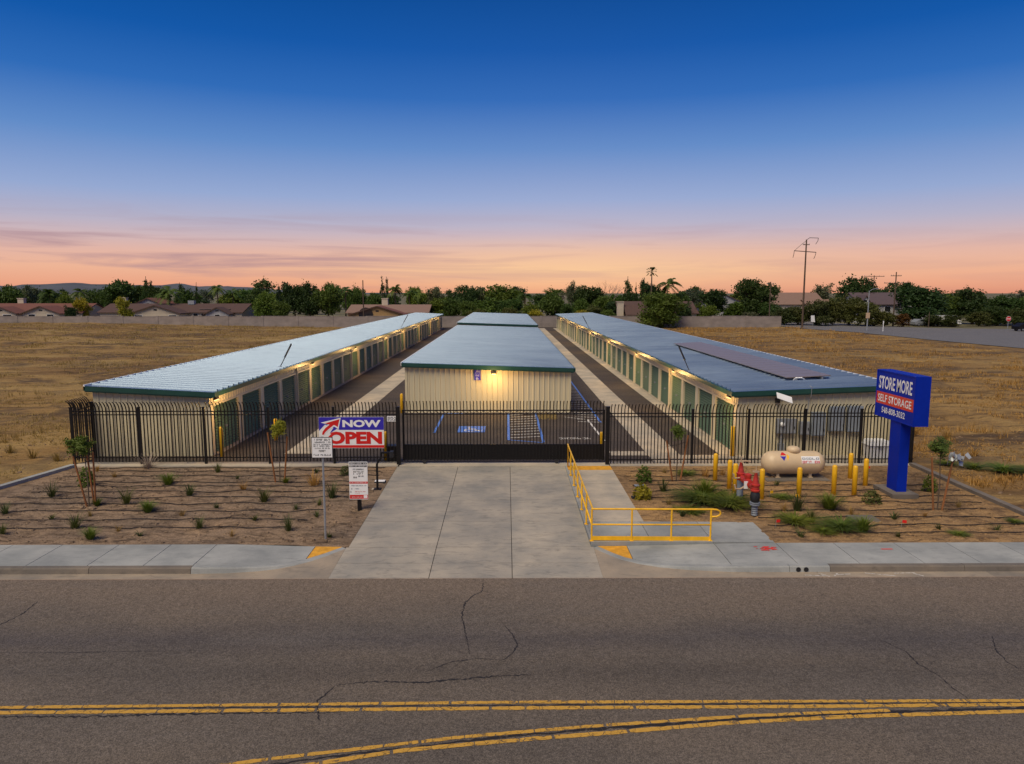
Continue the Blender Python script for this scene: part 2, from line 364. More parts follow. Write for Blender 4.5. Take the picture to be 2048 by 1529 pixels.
def text_mesh(name, s, mat, w, h, bold=0.0, depth=0.004):
    """flat lettering fitted into w x h, in the x-z plane facing -y, origin at its lower left corner"""
    c = bpy.data.curves.new(name, 'FONT'); c.body = s; c.size = 1.0; c.offset = bold; c.resolution_u = 3
    o = bpy.data.objects.new(name, c); COL.objects.link(o)
    dg = bpy.context.evaluated_depsgraph_get(); me = bpy.data.meshes.new_from_object(o.evaluated_get(dg))
    bpy.data.objects.remove(o); bpy.data.curves.remove(c)
    xs = [v.co.x for v in me.vertices]; ys = [v.co.y for v in me.vertices]
    x0, x1, y0, y1 = min(xs), max(xs), min(ys), max(ys)
    for v in me.vertices: v.co = ((v.co.x - x0) / (x1 - x0) * w, 0, (v.co.y - y0) / (y1 - y0) * h)
    me.materials.clear(); me.materials.append(MT[mat]); me.name = name
    return me
def scribble(mb, rows, mapf, rnd):
    """rows of unreadable small print: (s0, s1, t, height) in the panel's own coordinates"""
    for s0, s1, t, h in rows:
        s = s0
        while s < s1:
            w = h * rnd.uniform(0.35, 0.75)
            if rnd.random() < 0.86:
                k = rnd.random(); e = min(s + w, s1)
                bars = [(s, s + w * 0.28, t, t + h)]
                if k < 0.7: bars.append((s, e, t + h * 0.78, t + h))
                if k > 0.35: bars.append((s, e, t, t + h * 0.22))
                if 0.2 < k < 0.8: bars.append((e - w * 0.28, e, t + h * 0.22, t + h * 0.78))
                for a, b, c, d in bars: mb.poly([mapf(a, c), mapf(b, c), mapf(b, d), mapf(a, d)])
            s += w * 1.25
    return mb
ORD = ['first', 'second', 'third', 'fourth', 'fifth', 'sixth', 'seventh', 'eighth', 'ninth', 'tenth', 'eleventh', 'twelfth', 'thirteenth', 'fourteenth',
       'fifteenth', 'sixteenth', 'seventeenth', 'eighteenth', 'nineteenth']
TENS = {20: 'twent', 30: 'thirt', 40: 'fort', 50: 'fift', 60: 'sixt', 70: 'sevent', 80: 'eight', 90: 'ninet'}
def ordw(i):
    n = i + 1
    if n <= 19: return ORD[i]
    if n >= 100: return 'one hundred and ' + ordw(n - 101) if n > 100 else 'one hundredth'
    t, r = n // 10 * 10, n % 10
    return TENS[t] + 'ieth' if r == 0 else TENS[t] + 'y-' + ORD[r - 1]
def sstep(a, b, x):
    t = max(0.0, min(1.0, (x - a) / (b - a))); return t * t * (3 - 2 * t)
def fbm(x, y, o=4, z=0.0): return noise.fractal(Vector((x, y, z)), 1.0, 2.0, o)

# ------------------------------------------------------------------ the setting: ground, fields, street
def struct(o): return tag(o, kind='structure')
g = MB()
for x0, x1, y0, y1 in ((-6000, 6000, 146.25, 9000), (-6000, -149.9, 17.15, 146.25), (65.9, 6000, 17.15, 146.25), (-149.9, -17.6, 17.15, 146.25), (16.5, 65.9, 17.15, 146.25), (-17.6, 16.5, 19.3, 146.25), (-6000, 6000, -600, -9)):
    z = -0.25 if x0 > -150 and x1 < 66 else -0.07
    g.poly([(x0, y0, z), (x1, y0, z), (x1, y1, z), (x0, y1, z)])
struct(g.build('ground', 'ground'))
def rise(x, y): return 0.95 * sstep(30, 95, -x) * sstep(55, 140, y)
def field_z(x, y):
    e = sstep(0, 3.0, (-17.7 - x) if x < 0 else (x - 16.6)) * (1 - sstep(56, 61, x))
    h = 0.15 * fbm(x * 0.35, y * 0.9, 5) + 0.07 * fbm(x * 0.09, y * 0.14, 3, 4.0) + 0.035 * math.sin((y + 0.25 * abs(x)) * 2.6 + 2 * fbm(x * .1, y * .1, 2, 9.0))
    if x > 0:
        for tx in (25.2, 27.0): h -= 0.10 * math.exp(-((x - tx - 0.6 * math.sin(y * 0.1)) / 0.35) ** 2)
    h += 0.22 * math.exp(-((y - 24.5) / 2.2) ** 2) * (0.5 + 0.5 * fbm(x * 0.6, y * 0.6, 3, 2.0))
    return -0.05 + e * h + rise(x, y)
def graded(a, b, s0, k):
    r = [a]; s = s0; d = 1 if b > a else -1
    while (b - r[-1]) * d > s: r.append(r[-1] + d * s); s *= k
    return r + [b]
def field(name, xs, ys, label):
    m = MB(); W = len(xs)
    m.v = [(x, y, field_z(x, y)) for y in ys for x in xs]
    m.f = [(j * W + i, j * W + i + 1, (j + 1) * W + i + 1, (j + 1) * W + i) for j in range(len(ys) - 1) for i in range(W - 1)]
    if xs[-1] < xs[0]: m.f = [f[::-1] for f in m.f]
    return struct(m.build(name, 'field', smooth=True))
ys = graded(17.2, 146.3, 0.22, 1.0125)
field('dry_field', graded(-17.7, -150, 0.22, 1.02), ys, '')
field('dry_field', graded(16.65, 66, 0.22, 1.012), ys, '')

road = struct(MB().poly([(-400, -9, -0.15), (400, -9, -0.15), (400, 17.15, -0.15), (-400, 17.15, -0.15)]).build('road', 'road'))
def ribbon(path, w0, w1, z, step=0.06, jit=0.02, rnd=random):
    m = MB(); L = []
    for (a, b) in zip(path, path[1:]):
        a, b = Vector(a), Vector(b); n = max(1, int((b - a).length / step))
        L += [a.lerp(b, i / n) for i in range(n)]
    L.append(Vector(path[-1])); prev = None
    for i, p in enumerate(L):
        t = (L[min(i + 1, len(L) - 1)] - L[max(i - 1, 0)]).normalized(); nrm = Vector((-t.y, t.x))
        f = math.sin(PI * (i + 0.5) / len(L)) ** 0.5; w = (w0 + (w1 - w0) * rnd.random()) * f
        c = p + nrm * rnd.uniform(-jit, jit)
        q = (c + nrm * w / 2, c - nrm * w / 2)
        if prev: m.poly([(prev[1].x, prev[1].y, z), (q[1].x, q[1].y, z), (q[0].x, q[0].y, z), (prev[0].x, prev[0].y, z)])
        prev = q
    return m
CR = [([(-0.58, 17.1), (-0.59, 16.41), (-0.81, 16.1), (-0.97, 15.77), (-1.0, 15.07), (-0.86, 14.19), (-0.73, 13.35)], 0.03),
 ([(-0.06, 14.63), (0.11, 14.22), (0.22, 13.79), (0.12, 13.39), (-0.1, 13.12)], 0.028),
 ([(-3.14, 12.26), (-2.45, 12.39), (-1.51, 12.34), (-0.78, 12.47), (-0.03, 12.57), (0.53, 12.6)], 0.05),
 ([(7.7, 14.0), (8.01, 13.4), (7.98, 12.94), (8.13, 12.5), (8.13, 12.09), (8.18, 11.71)], 0.03),
 ([(10.2, 14.06), (9.87, 13.47), (9.76, 12.98), (9.87, 12.52)], 0.03), ([(-10.95, 15.9), (-10.87, 15.25), (-10.96, 14.81), (-11.13, 14.6)], 0.035),
 ([(-3.14, 12.26), (-3.23, 12.03), (-3.34, 11.77), (-3.12, 11.06)], 0.04), ([(-0.1, 13.12), (-0.53, 13.2), (-1.11, 13.07), (-1.55, 12.7)], 0.025),
 ([(-10.6, 13.5), (-8.84, 13.49), (-7.47, 13.54), (-6.18, 13.55)], 0.018), ([(-9.2, 11.33), (-7.08, 11.32), (-5.77, 11.38), (-3.91, 11.40), (-2.8, 11.42)], 0.045)]
rr = random.Random(3)
for p, w in CR: ribbon(p, w * 0.3, w * 1.5, -0.1475, 0.05, w * 0.5, rr).build('crack', 'tar', road)
def stripe(path, w, z):
    """a painted line broken into chips, as old thermoplastic cracks"""
    m = MB(); pts = [Vector(p) for p in path]; seg = [(b - a).length for a, b in zip(pts, pts[1:])]; T = sum(seg)
    def at(s):
        for a, b, l in zip(pts, pts[1:], seg):
            if s <= l: return a.lerp(b, s / l), (b - a).normalized()
            s -= l
        return pts[-1], (pts[-1] - pts[-2]).normalized()
    s = 0.0
    while s < T - 0.1:
        l = min(rr.uniform(0.25, 1.3), T - s); n = max(3, int(l / 0.07)); top = []; bot = []
        for i in range(n + 1):
            p, t = at(s + l * i / n); nr = Vector((-t.y, t.x)); e = 0.35 if i in (0, n) else 0.0
            top.append(p + nr * (w / 2 * (1 - e * rr.random()) + rr.uniform(-0.008, 0.008))); bot.append(p - nr * (w / 2 * (1 - e * rr.random()) + rr.uniform(-0.008, 0.008)))
        for i in range(n): m.poly([(bot[i].x, bot[i].y, z), (bot[i + 1].x, bot[i + 1].y, z), (top[i + 1].x, top[i + 1].y, z), (top[i].x, top[i].y, z)])
        s += l + rr.choice((0.012, 0.02, 0.02, 0.05))
    return m
XL = [(-14, 11.58), (-8.8, 11.60), (0.09, 11.69), (9.12, 11.67), (14, 11.67)]
stripe(XL, 0.085, -0.144).build('centre_line', 'ypaint', road)
stripe([(-14, 11.42), (-8.7, 11.44), (0.09, 11.51), (5.1, 11.52), (9.06, 11.55), (14, 11.56)], 0.10, -0.144).build('centre_line', 'ypaint', road)
stripe([(-5.4, 9.8), (-3.81, 10.16), (-0.68, 10.72), (1.55, 11.0), (4.14, 11.26), (6.6, 11.40)], 0.085, -0.1445).build('centre_line', 'ypaint', road)
stripe([(-5.3, 9.5), (-3.43, 9.94), (-1.68, 10.37), (0.13, 10.62), (1.77, 10.81), (3.66, 11.05), (5.83, 11.22), (8.92, 11.35), (14, 11.38)], 0.10, -0.144).build('centre_line', 'ypaint', road)
ribbon([(-4.6, 9.83), (-2.5, 10.28), (0.1, 10.74), (1.7, 10.93), (4, 11.17), (6, 11.33), (9, 11.45), (13, 11.47)], 0.03, 0.11, -0.147, 0.1, 0.02, rr).build('sealed_joint', 'tar', road)
ribbon([(-14, 11.50), (0, 11.6), (4.4, 11.61), (14, 11.61)], 0.01, 0.05, -0.1472, 0.1, 0.01, rr).build('sealed_joint', 'tar', road)

def zdrive(y):
    if y >= 28.2: return 0.0
    if y >= 19.2: return -0.08 * (28.2 - y) / 9.0
    return -0.08 - 0.065 * (19.2 - y) / 2.05
drive = struct(thing('driveway', None, None))
MB().poly([(-4.7, 17.1, -0.2), (2.6, 17.1, -0.2), (2.6, 19.5, -0.16), (-4.7, 19.5, -0.16)]).poly([(-4.44, 19.2, -0.115), (2.43, 19.2, -0.115), (2.43, 28.2, -0.03), (-4.44, 28.2, -0.03)]).build('joint_bed', 'joint', drive)
J = 0.009
def quad_slab(parent, x0, x1, y0, y1, zf, mat, name='slab', xa=None, xb=None, n=1):
    # x0/x1 on the near edge; xa/xb on the far edge
    xa = x0 if xa is None else xa; xb = x1 if xb is None else xb
    top = [(x0 + J, y0 + J, zf(x0, y0)), (x1 - J, y0 + J, zf(x1, y0)), (xb - J, y1 - J, zf(xb, y1)), (xa + J, y1 - J, zf(xa, y1))]
    return MB().slab(top, 0.12).build(name, mat, parent)
cols = [-4.46, -1.97, 0.14, 2.36]; rows_y = [17.16, 18.1, 19.2, 21.4, 23.6, 26.0, 28.2]
for j in range(len(rows_y) - 1):
    for i in range(3):
        if rows_y[j] < 19.1: cols[0], cols[3] = -4.505, 2.445
        else: cols[0], cols[3] = -4.44, 2.375
        quad_slab(drive, cols[i], cols[i + 1], rows_y[j], rows_y[j + 1], lambda x, y: zdrive(y), 'conc')
quad_slab(drive, -4.38, 4.2, 28.2, 28.9, lambda x, y: 0.004, 'swale', 'gate_track_slab')

# kerbs with the flared returns beside the driveway
LK = [(-8.1, 17.55), (-7.2, 17.58), (-6.5, 17.65), (-6.0, 17.76), (-5.6, 17.95), (-5.25, 18.22), (-4.9, 18.6), (-4.5, 19.13)]
RK = [(2.44, 19.15), (2.80, 18.62), (3.1, 18.26), (3.5, 17.98), (4.0, 17.78), (4.71, 17.64), (5.85, 17.56), (7.3, 17.55)]
def zsL(x): return -0.08 * sstep(-8.1, -4.5, x)
def zsR(x): return -0.08 * (1 - sstep(2.44, 7.5, x))
def hk(x): return 0.15 * ((1 - sstep(-7.8, -4.5, x)) if x < 0 else sstep(2.44, 7.0, x))
kerb = struct(thing('kerb', None, None)); gut = struct(thing('gutter', None, None)); walk = struct(thing('sidewalk', None, None))
def offs(path):
    out = []
    for i, p in enumerate(path):
        a, b = Vector(path[max(i - 1, 0)]), Vector(path[min(i + 1, len(path) - 1)]); t = (b - a).normalized(); out.append(Vector((-t.y, t.x)))
    return out
def kerb_piece(path, zs, gap=0.006):
    m = MB(); n = offs(path); k = len(path); V = []
    for i, (p, q) in enumerate(zip(path, n)):
        z = zs(p[0]); h = hk(p[0]); x, y = p
        if i == 0: x += gap
        if i == k - 1: x -= gap
        V += [(x - q.x * 0.05, y - q.y * 0.05, z - h - 0.06), (x - q.x * 0.05, y - q.y * 0.05, z - h), (x - q.x * 0.02, y - q.y * 0.02, z - 0.03 * min(1, h / 0.15)), (x + q.x * 0.012, y + q.y * 0.012, z + 0.001), (x + q.x * 0.145, y + q.y * 0.145, z + 0.001), (x + q.x * 0.145, y + q.y * 0.145, z - 0.2)]
    F = [(i * 6 + j, (i + 1) * 6 + j, (i + 1) * 6 + j + 1, i * 6 + j + 1) for i in range(k - 1) for j in range(5)] + [(5, 4, 3, 2, 1, 0), tuple(range((k - 1) * 6, k * 6))]
    m.add(V, F); return m
xs = [-26.0, -23.0, -20.0, -16.8, -13.7, -10.71, -8.1]
for a, b in zip(xs, xs[1:]): kerb_piece([(a, 17.55), (b, 17.55)], zsL).build('kerb_stone', 'kerb', kerb)
kerb_piece(LK, zsL).build('kerb_return', 'walk', kerb)
kerb_piece(RK, zsR).build('kerb_return', 'walk', kerb)
xs = [7.3, 8.35, 11.84, 15.3, 18.8, 22.3, 26]
for i, (a, b) in enumerate(zip(xs, xs[1:])):
    k = kerb_piece([(a, 17.55), (b, 17.55)], zsR).build('kerb_stone', 'walk' if i == 0 else 'kerb', kerb)
# two drain pipes through the kerb face
for x in (7.52, 7.72):
    m = MB(); n = 12
    m.lathe([(0.062, 0), (0.062, 0.012), (0.05, 0.012), (0.05, 0.004)], 14, Matrix.Translation((x, 17.502, -0.078)) @ Matrix.Rotation(PI / 2, 4, 'X')); m.build('drain_pipe', 'iron', kerb)
m = MB().box(-26, -8.1, 17.16, 17.51, -0.25, -0.146); m.build('gutter_pan', 'pan', gut)
xs = [-8.1, -6.0]
def flare(path, zs, nm):
    m = MB(); n = offs(path)
    P = [(p[0] - q.x * 0.04, p[1] - q.y * 0.04, zs(p[0]) - hk(p[0]) + 0.001) for p, q in zip(path, n)]
    P[0] = (path[0][0], P[0][1], P[0][2]); P[-1] = (path[-1][0], P[-1][1], P[-1][2])
    for a, b in zip(P, P[1:]):
        m.slab([(a[0], 17.16, -0.146), (b[0], 17.16, -0.146), b, a], 0.1)
    return m.build(nm, 'pan', gut)
flare(LK, zsL, 'apron_flare'); flare(RK, zsR, 'apron_flare')
for a, b in ((7.3, 8.0), (8.0, 12.4), (12.4, 17), (17, 26)): MB().box(a + 0.005, b - 0.005, 17.16, 17.51, -0.25, -0.146).build('gutter_pan', 'pan', gut)

# sidewalk slabs
def yk(path, x):
    for a, b in zip(path, path[1:]):
        if a[0] <= x <= b[0]: return a[1] + (b[1] - a[1]) * (x - a[0]) / (b[0] - a[0])
    return 17.55
def front(x):
    if x <= -8.1 or x >= 7.3: return 17.695
    P = LK if x < 0 else RK; n = offs(P); Q = [(p[0] + q.x * 0.145, p[1] + q.y * 0.145) for p, q in zip(P, n)]
    if x < Q[0][0]: return Q[0][1]
    if x > Q[-1][0]: return Q[-1][1]
    return yk(Q, x)
def walk_slab(x0, x1, zs, mat='walk', name='slab', back=19.25, n=8, dz=0.0):
    X = [x0 + J + (x1 - x0 - 2 * J) * i / n for i in range(n + 1)]
    top = [(x, min(front(x) + 0.004, back - 0.01), zs(x) + dz) for x in X] + [(x, back - 0.002, zs(x) + dz) for x in reversed(X)]
    return MB().slab(top, 0.12).build(name, mat, walk)
MB().slab([(-26, 17.72, -0.05), (-8.1, 17.72, -0.05), (-6, 17.95, -0.09), (-5.0, 19.2, -0.14), (-26, 19.24, -0.05)], 0.1).build('joint_bed', 'joint', walk)
xs = [-25.6, -24.1, -22.6, -21.1, -19.6, -18.1, -16.6, -15.1, -13.8, -12.43, -10.85, -9.4, -8.12]
for a, b in zip(xs, xs[1:]): walk_slab(a, b, zsL, n=1)
walk_slab(-8.12, -5.37, zsL)
walk_slab(-5.37, -4.62, zsL, 'tact', 'tactile_pad')
walk_slab(2.56, 3.38, zsR, 'tact', 'tactile_pad')
MB().slab([(3.3, 18.3, -0.14), (5, 17.9, -0.12), (7.4, 17.72, -0.06), (26, 17.72, -0.05), (26, 19.24, -0.05), (3.3, 19.24, -0.14)], 0.1).build('joint_bed', 'joint', walk)
walk_slab(3.38, 5.85, zsR); walk_slab(5.85, 7.58, zsR)
xs = [7.58, 9.21, 10.91, 12.4, 13.9, 15.4, 16.9, 18.4, 19.9, 21.4, 22.9, 24.4, 25.9]
for a, b in zip(xs, xs[1:]): walk_slab(a, b, zsR, n=1)
# pedestrian ramp and raised landing
ramp_o = struct(thing('pedestrian_ramp', None, None))
z0 = lambda x, y: 0.03 * (1 - sstep(5.2, 7.6, x)) if y < 21.2 else 0.012
MB().slab([(2.46, 19.45, -0.02), (7.5, 19.45, -0.03), (7.5, 21.0, -0.03), (4.2, 21.0, -0.03), (4.2, 28.1, -0.03), (2.46, 28.1, -0.03)], 0.1).build('joint_bed', 'joint', ramp_o)
for y0_, y1_ in ((21.07, 23.3), (23.3, 25.5), (25.5, 27.55)): quad_slab(ramp_o, 2.44, 4.22, y0_, y1_, z0, 'swale')
quad_slab(ramp_o, 2.44, 4.22, 27.55, 28.19, lambda x, y: 0.016, 'tact', 'tactile_pad')
quad_slab(ramp_o, 2.44, 4.10, 19.42, 21.07, z0, 'walk'); quad_slab(ramp_o, 4.10, 5.83, 19.42, 21.07, z0, 'walk')
quad_slab(ramp_o, 5.83, 7.58, 19.27, 21.07, z0, 'walk')
m = MB(); X = [2.37 + (5.83 - 2.37) * i / 10 for i in range(11)]
for a, b in zip(X, X[1:]):
    za, zb = max(z0(a, 19.3), 0) + 0.012, max(z0(b, 19.3), 0) + 0.012
    m.hexa([(a, 19.265, -0.2), (b, 19.265, -0.2), (b, 19.42, -0.2), (a, 19.42, -0.2)], [(a, 19.265, za), (b, 19.265, zb), (b, 19.42, zb), (a, 19.42, za)])
m.build('edge_kerb', 'walk', ramp_o)
MB().slab([(2.37, 19.42, 0.042), (2.44, 19.42, 0.042), (2.44, 28.2, 0.03), (2.37, 28.2, 0.03)], 0.2).build('edge_kerb', 'walk', ramp_o)
# planting beds
def bed(name, x0, x1, y0, y1, mat, low, seed):
    m = MB(); nx = int((x1 - x0) / 0.11); ny = int((y1 - y0) / 0.11); W = nx + 1
    for j in range(ny + 1):
        for i in range(nx + 1):
            x = x0 + (x1 - x0) * i / nx; y = y0 + (y1 - y0) * j / ny
            e = min(1, (x - x0) / 0.4, (x1 - x) / 0.4, (y - y0) / 0.4, (y1 - y) / 0.4)
            h = 0.055 * fbm(x * 0.9, y * 1.5, 5, seed) + 0.035 * fbm(x * 4, y * 6, 3, seed + 3)
            if x0 < 0: base = zdrive(y) * sstep(-6.4, -4.5, x)
            else: base = 0.0
            m.v.append((x, y, base - 0.012 + h * max(0, e) + low(x, y)))
    m.f = [(j * W + i, j * W + i + 1, (j + 1) * W + i + 1, (j + 1) * W + i) for j in range(ny) for i in range(nx)]
    return struct(m.build(name, mat, smooth=True))
bed('planting_bed', -17.6, -4.45, 19.25, 28.22, 'dirtL', lambda x, y: -0.07 * sstep(-8, -4.6, x) * (1 - sstep(19.2, 20, y)) * 0.3, 1.0)
bed('planting_bed', 4.22, 16.45, 19.25, 28.22, 'dirtR', lambda x, y: -0.14 if (x < 7.5 and y < 21.0) else 0.0, 5.0)
def bed_z(x, y):
    base = zdrive(y) * sstep(-6.4, -4.5, x) if x < 0 else 0.0
    return base - 0.012 + 0.055 * fbm(x * 0.9, y * 1.5, 5, 1.0 if x < 0 else 5.0)
# kerbs at the outer ends of the beds
for path, lab, mt in (([(-17.55, 28.3), (-17.75, 27.3), (-18.05, 26.0), (-18.35, 24.6), (-18.6, 23.0), (-18.8, 20.5), (-18.9, 19.3)], 'pale concrete kerb curving along the left end of the left planting bed', 'walk'),
                  ([(16.62, 28.3), (16.6, 26.5), (16.55, 24.5), (16.52, 22.5), (16.5, 21.0), (16.5, 19.3)], 'weathered concrete kerb along the right end of the right planting bed', 'kerb')):
    k = thing('bed_kerb', lab, 'kerb', group='kerbs at the bed ends')
    for i, (a, b) in enumerate(zip(path, path[1:])):
        s = 1 if a[0] < 0 else -1
        MB().hexa([(a[0] - 0.16, a[1] - 0.004, -0.3), (a[0] + 0.1, a[1] - 0.004, -0.3), (b[0] + 0.1, b[1] + 0.004, -0.3), (b[0] - 0.16, b[1] + 0.004, -0.3)][::-1],
                  [(a[0] - 0.15, a[1] - 0.004, 0.10), (a[0] + 0.09, a[1] - 0.004, 0.10), (b[0] + 0.09, b[1] + 0.004, 0.10), (b[0] - 0.15, b[1] + 0.004, 0.10)][::-1]).build('kerb_stone', mt, k)
# soil between the left bed and its kerb
struct(MB().poly([(-18.9, 19.25, -0.02), (-17.58, 19.25, -0.02), (-17.58, 28.25, -0.02), (-18.0, 26.2, -0.02), (-18.6, 23, -0.02)]).build('bed_soil_edge', 'dirtL'))
# the lot
lot = struct(MB().poly([(-17.6, 28.9, -0.012), (16.55, 28.9, -0.012), (16.55, 30.5, -0.012), (-17.6, 30.5, -0.012)])
    .poly([(-13.0, 30.5, -0.012), (10.3, 30.5, -0.012), (10.3, 146.25, -0.012), (-13.0, 146.25, -0.012)]).build('lot_pavement', 'lot'))
def swale(x0, x1, y0, y1, n):
    for i in range(n):
        a, b = y0 + (y1 - y0) * i / n, y0 + (y1 - y0) * (i + 1) / n
        MB().slab([(x0, a + 0.006, -0.002), (x1, a + 0.006, -0.002), (x1, b - 0.006, -0.002), (x0, b - 0.006, -0.002)], 0.05).build('swale_slab', 'swale', lot)
swale(-9.75, -8.3, 30.6, 142, 22); swale(6.15, 7.55, 28.95, 142, 22); swale(4.55, 6.14, 30.15, 30.95, 1); swale(7.56, 16.5, 28.95, 30.2, 3); swale(9.3, 9.98, 30.25, 142, 1)
swale(-12.9, -12.55, 30.6, 142, 1)
for i, (a, b) in enumerate(((-17.6, -13.2), (-13.2, -8.8), (-8.8, -4.42), (4.22, 8.3), (8.3, 12.4), (12.4, 16.6))):
    MB().box(a + 0.005, b - 0.005, 28.21, 28.92, -0.15, 0.03 if b < 0 else 0.015).build('fence_kerb', 'swale', lot)
def flat(pts, mat, name, z=0.004): return MB().poly([(x, y, z) for x, y in pts]).build(name, mat, lot)
def bar(a, b, w, mat, name, z=0.004):
    a, b = Vector(a), Vector(b); n = (b - a).normalized(); n = Vector((-n.y, n.x)) * w / 2
    return flat([tuple(a - n), tuple(b - n), tuple(b + n), tuple(a + n)], mat, name, z)
bar((-3.65, 35.2), (-3.65, 41.0), 0.12, 'bpaint', 'stall_line'); bar((-3.7, 40.85), (-2.55, 40.85), 0.35, 'bpaint', 'stall_header')
flat([(-2.5, 35.3), (-1.1, 35.3), (-1.1, 36.95), (-2.5, 36.95)], 'bpaint', 'accessible_symbol_field')
# wheelchair figure
def arc(cx, cy, r, a0, a1, w, z, n=14):
    m = MB()
    for i in range(n):
        p, q = a0 + (a1 - a0) * i / n, a0 + (a1 - a0) * (i + 1) / n
        m.poly([(cx + (r - w) * math.cos(p), cy + (r - w) * math.sin(p), z), (cx + r * math.cos(p), cy + r * math.sin(p), z), (cx + r * math.cos(q), cy + r * math.sin(q), z), (cx + (r - w) * math.cos(q), cy + (r - w) * math.sin(q), z)])
    return m
wz = 0.008; m = arc(-1.85, 35.85, 0.36, math.radians(100), math.radians(350), 0.09, wz)
for a, b in (((-1.93, 36.45), (-1.9, 36.0)), ((-1.9, 36.0), (-1.55, 36.0)), ((-1.55, 36.0), (-1.38, 35.6)), ((-1.38, 35.6), (-1.24, 35.66)), ((-1.92, 36.25), (-1.62, 36.2))):
    p, q = Vector(a), Vector(b); n = (q - p).normalized(); n = Vector((-n.y, n.x)) * 0.05
    m.poly([(*(p - n), wz), (*(q - n), wz), (*(q + n), wz), (*(p + n), wz)])
m.add([(-1.94 + 0.1 * math.cos(k * PI / 5), 36.66 + 0.1 * math.sin(k * PI / 5), wz) for k in range(10)], [tuple(range(10))])
m.build('accessible_symbol', 'wpaint', lot)
bar((0.10, 33.4), (0.10, 41.0), 0.12, 'bpaint', 'aisle_line'); bar((1.74, 32.9), (1.70, 41.0), 0.12, 'bpaint', 'aisle_line'); bar((0.1, 33.4), (1.74, 32.8), 0.10, 'bpaint', 'aisle_line')
for k in range(10): bar((0.17, 33.9 + k * 0.72), (1.66, 34.25 + k * 0.72), 0.09, 'wpaint', 'aisle_hatch')
bar((5.12, 38.0), (5.12, 56.5), 0.12, 'bpaint', 'aisle_line')
for k in range(24): bar((3.92, 38.3 + k * 0.76), (5.05, 38.05 + k * 0.76), 0.09, 'wpaint', 'aisle_hatch')
bar((3.3, 39.7), (4.5, 38.9), 0.07, 'wpaint', 'stall_line'); bar((4.5, 38.8), (4.66, 33.2), 0.10, 'wpaint', 'stall_line')
me = text_mesh('pavement_lettering', 'NO PARKING', 'wpaint', 1.5, 0.42, 0.012)
o = link('pavement_lettering', me, lot, (4.05, 33.95, 0.006), (-PI / 2, 0, PI)); o.rotation_euler = Matrix(((-1, 0, 0), (0, 0, -1), (0, -1, 0))).to_euler()
# spilled gravel / litter patch beside the centre building
rg = random.Random(5); m = MB()
for k in range(160):
    x, y = 1.85 + rg.random() * 1.0, 39.0 + rg.random() * 1.9; s = rg.uniform(0.03, 0.09)
    m.hexa([(x - s, y - s, -0.01), (x + s, y - s * .7, -0.01), (x + s * .8, y + s, -0.01), (x - s, y + s * .8, -0.01)], [(x - s * .5, y - s * .5, s), (x + s * .5, y - s * .4, s * .8), (x + s * .4, y + s * .5, s), (x - s * .5, y + s * .5, s * .9)])
tag(m.build('gravel_spill', 'straw'), 'orange-brown patch of spilled chips on the asphalt by the centre building', 'gravel', kind='stuff')
# survey paint on the pavements
m = MB()
for k in range(26):
    x, y = 7.2 + rg.gauss(0, 0.13), 18.78 + rg.gauss(0, 0.10); s = rg.uniform(0.03, 0.09); z = 0.006 + k * 0.00012
    m.poly([(x - s, y - s * .4, z), (x + s, y - s * .3, z), (x + s * .8, y + s * .4, z), (x - s * .9, y + s * .5, z)])
m.build('spray_mark', 'rpaint', walk); MB().poly([(10.3, 18.7, 0.005), (10.62, 18.7, 0.005), (10.62, 18.76, 0.005), (10.3, 18.76, 0.005)]).build('spray_mark', 'rpaint', walk)
m = MB()
for k, (a, b) in enumerate((((7.6, 17.3), (8.1, 17.24)), ((8.0, 17.42), (8.2, 17.2)), ((8.3, 17.2), (8.5, 17.42)), ((8.45, 17.32), (8.8, 17.36)), ((9.2, 17.42), (9.9, 17.22)), ((9.95, 17.4), (10.5, 17.42)), ((10.4, 17.42), (10.6, 17.2)))):
    p, q = Vector(a), Vector(b); n = (q - p).normalized(); n = Vector((-n.y, n.x)) * 0.018; z = -0.143 + k * .0002
    m.poly([(*(p - n), z), (*(q - n), z), (*(q + n), z), (*(p + n), z)])
m.build('chalk_mark', 'chalk', gut)
# side street far right, with its corner
struct(MB().poly([(x, y, 0.015) for x, y in [(66, 40), (84, 40), (90, 100), (98, 122), (140, 124), (140, 137), (98, 137), (86, 141), (80, 147), (74, 180), (58, 180), (58, 140), (62.5, 126), (63.5, 106), (65.5, 89)]]).build('side_street', 'side'))
struct(MB().poly([(90.5, 100, 0.02), (130, 100, 0.02), (130, 121, 0.02), (99, 121, 0.02), (96, 116, 0.02)]).build('corner_lawn', 'ground'))
struct(MB().slab([(92.5, 122.4, 0.03), (99, 121.2, 0.03), (99, 122.2, 0.03), (94, 124.2, 0.03)], 0.1).build('corner_kerb', 'walk'))
# far hills on the left horizon
m = MB(); N = 90
for i in range(N + 1):
    a = math.radians(-52 + 44 * i / N); d = 5200; x, y = d * math.sin(a), d * math.cos(a)
    h = 7 + 72 * sstep(-10, -26, math.degrees(a)) * (0.72 + 0.35 * fbm(i * 0.13, 0, 4)) + 8 * fbm(i * 0.4, 3, 3)
    m.v += [(x * 0.9, y * 0.9, -5), (x, y, max(2, h)), (x * 1.15, y * 1.15, -5)]
m.f = [(i * 3 + k, i * 3 + 3 + k, i * 3 + 4 + k, i * 3 + 1 + k) for i in range(N) for k in range(2)]
struct(m.build('hills', 'hill', smooth=True))

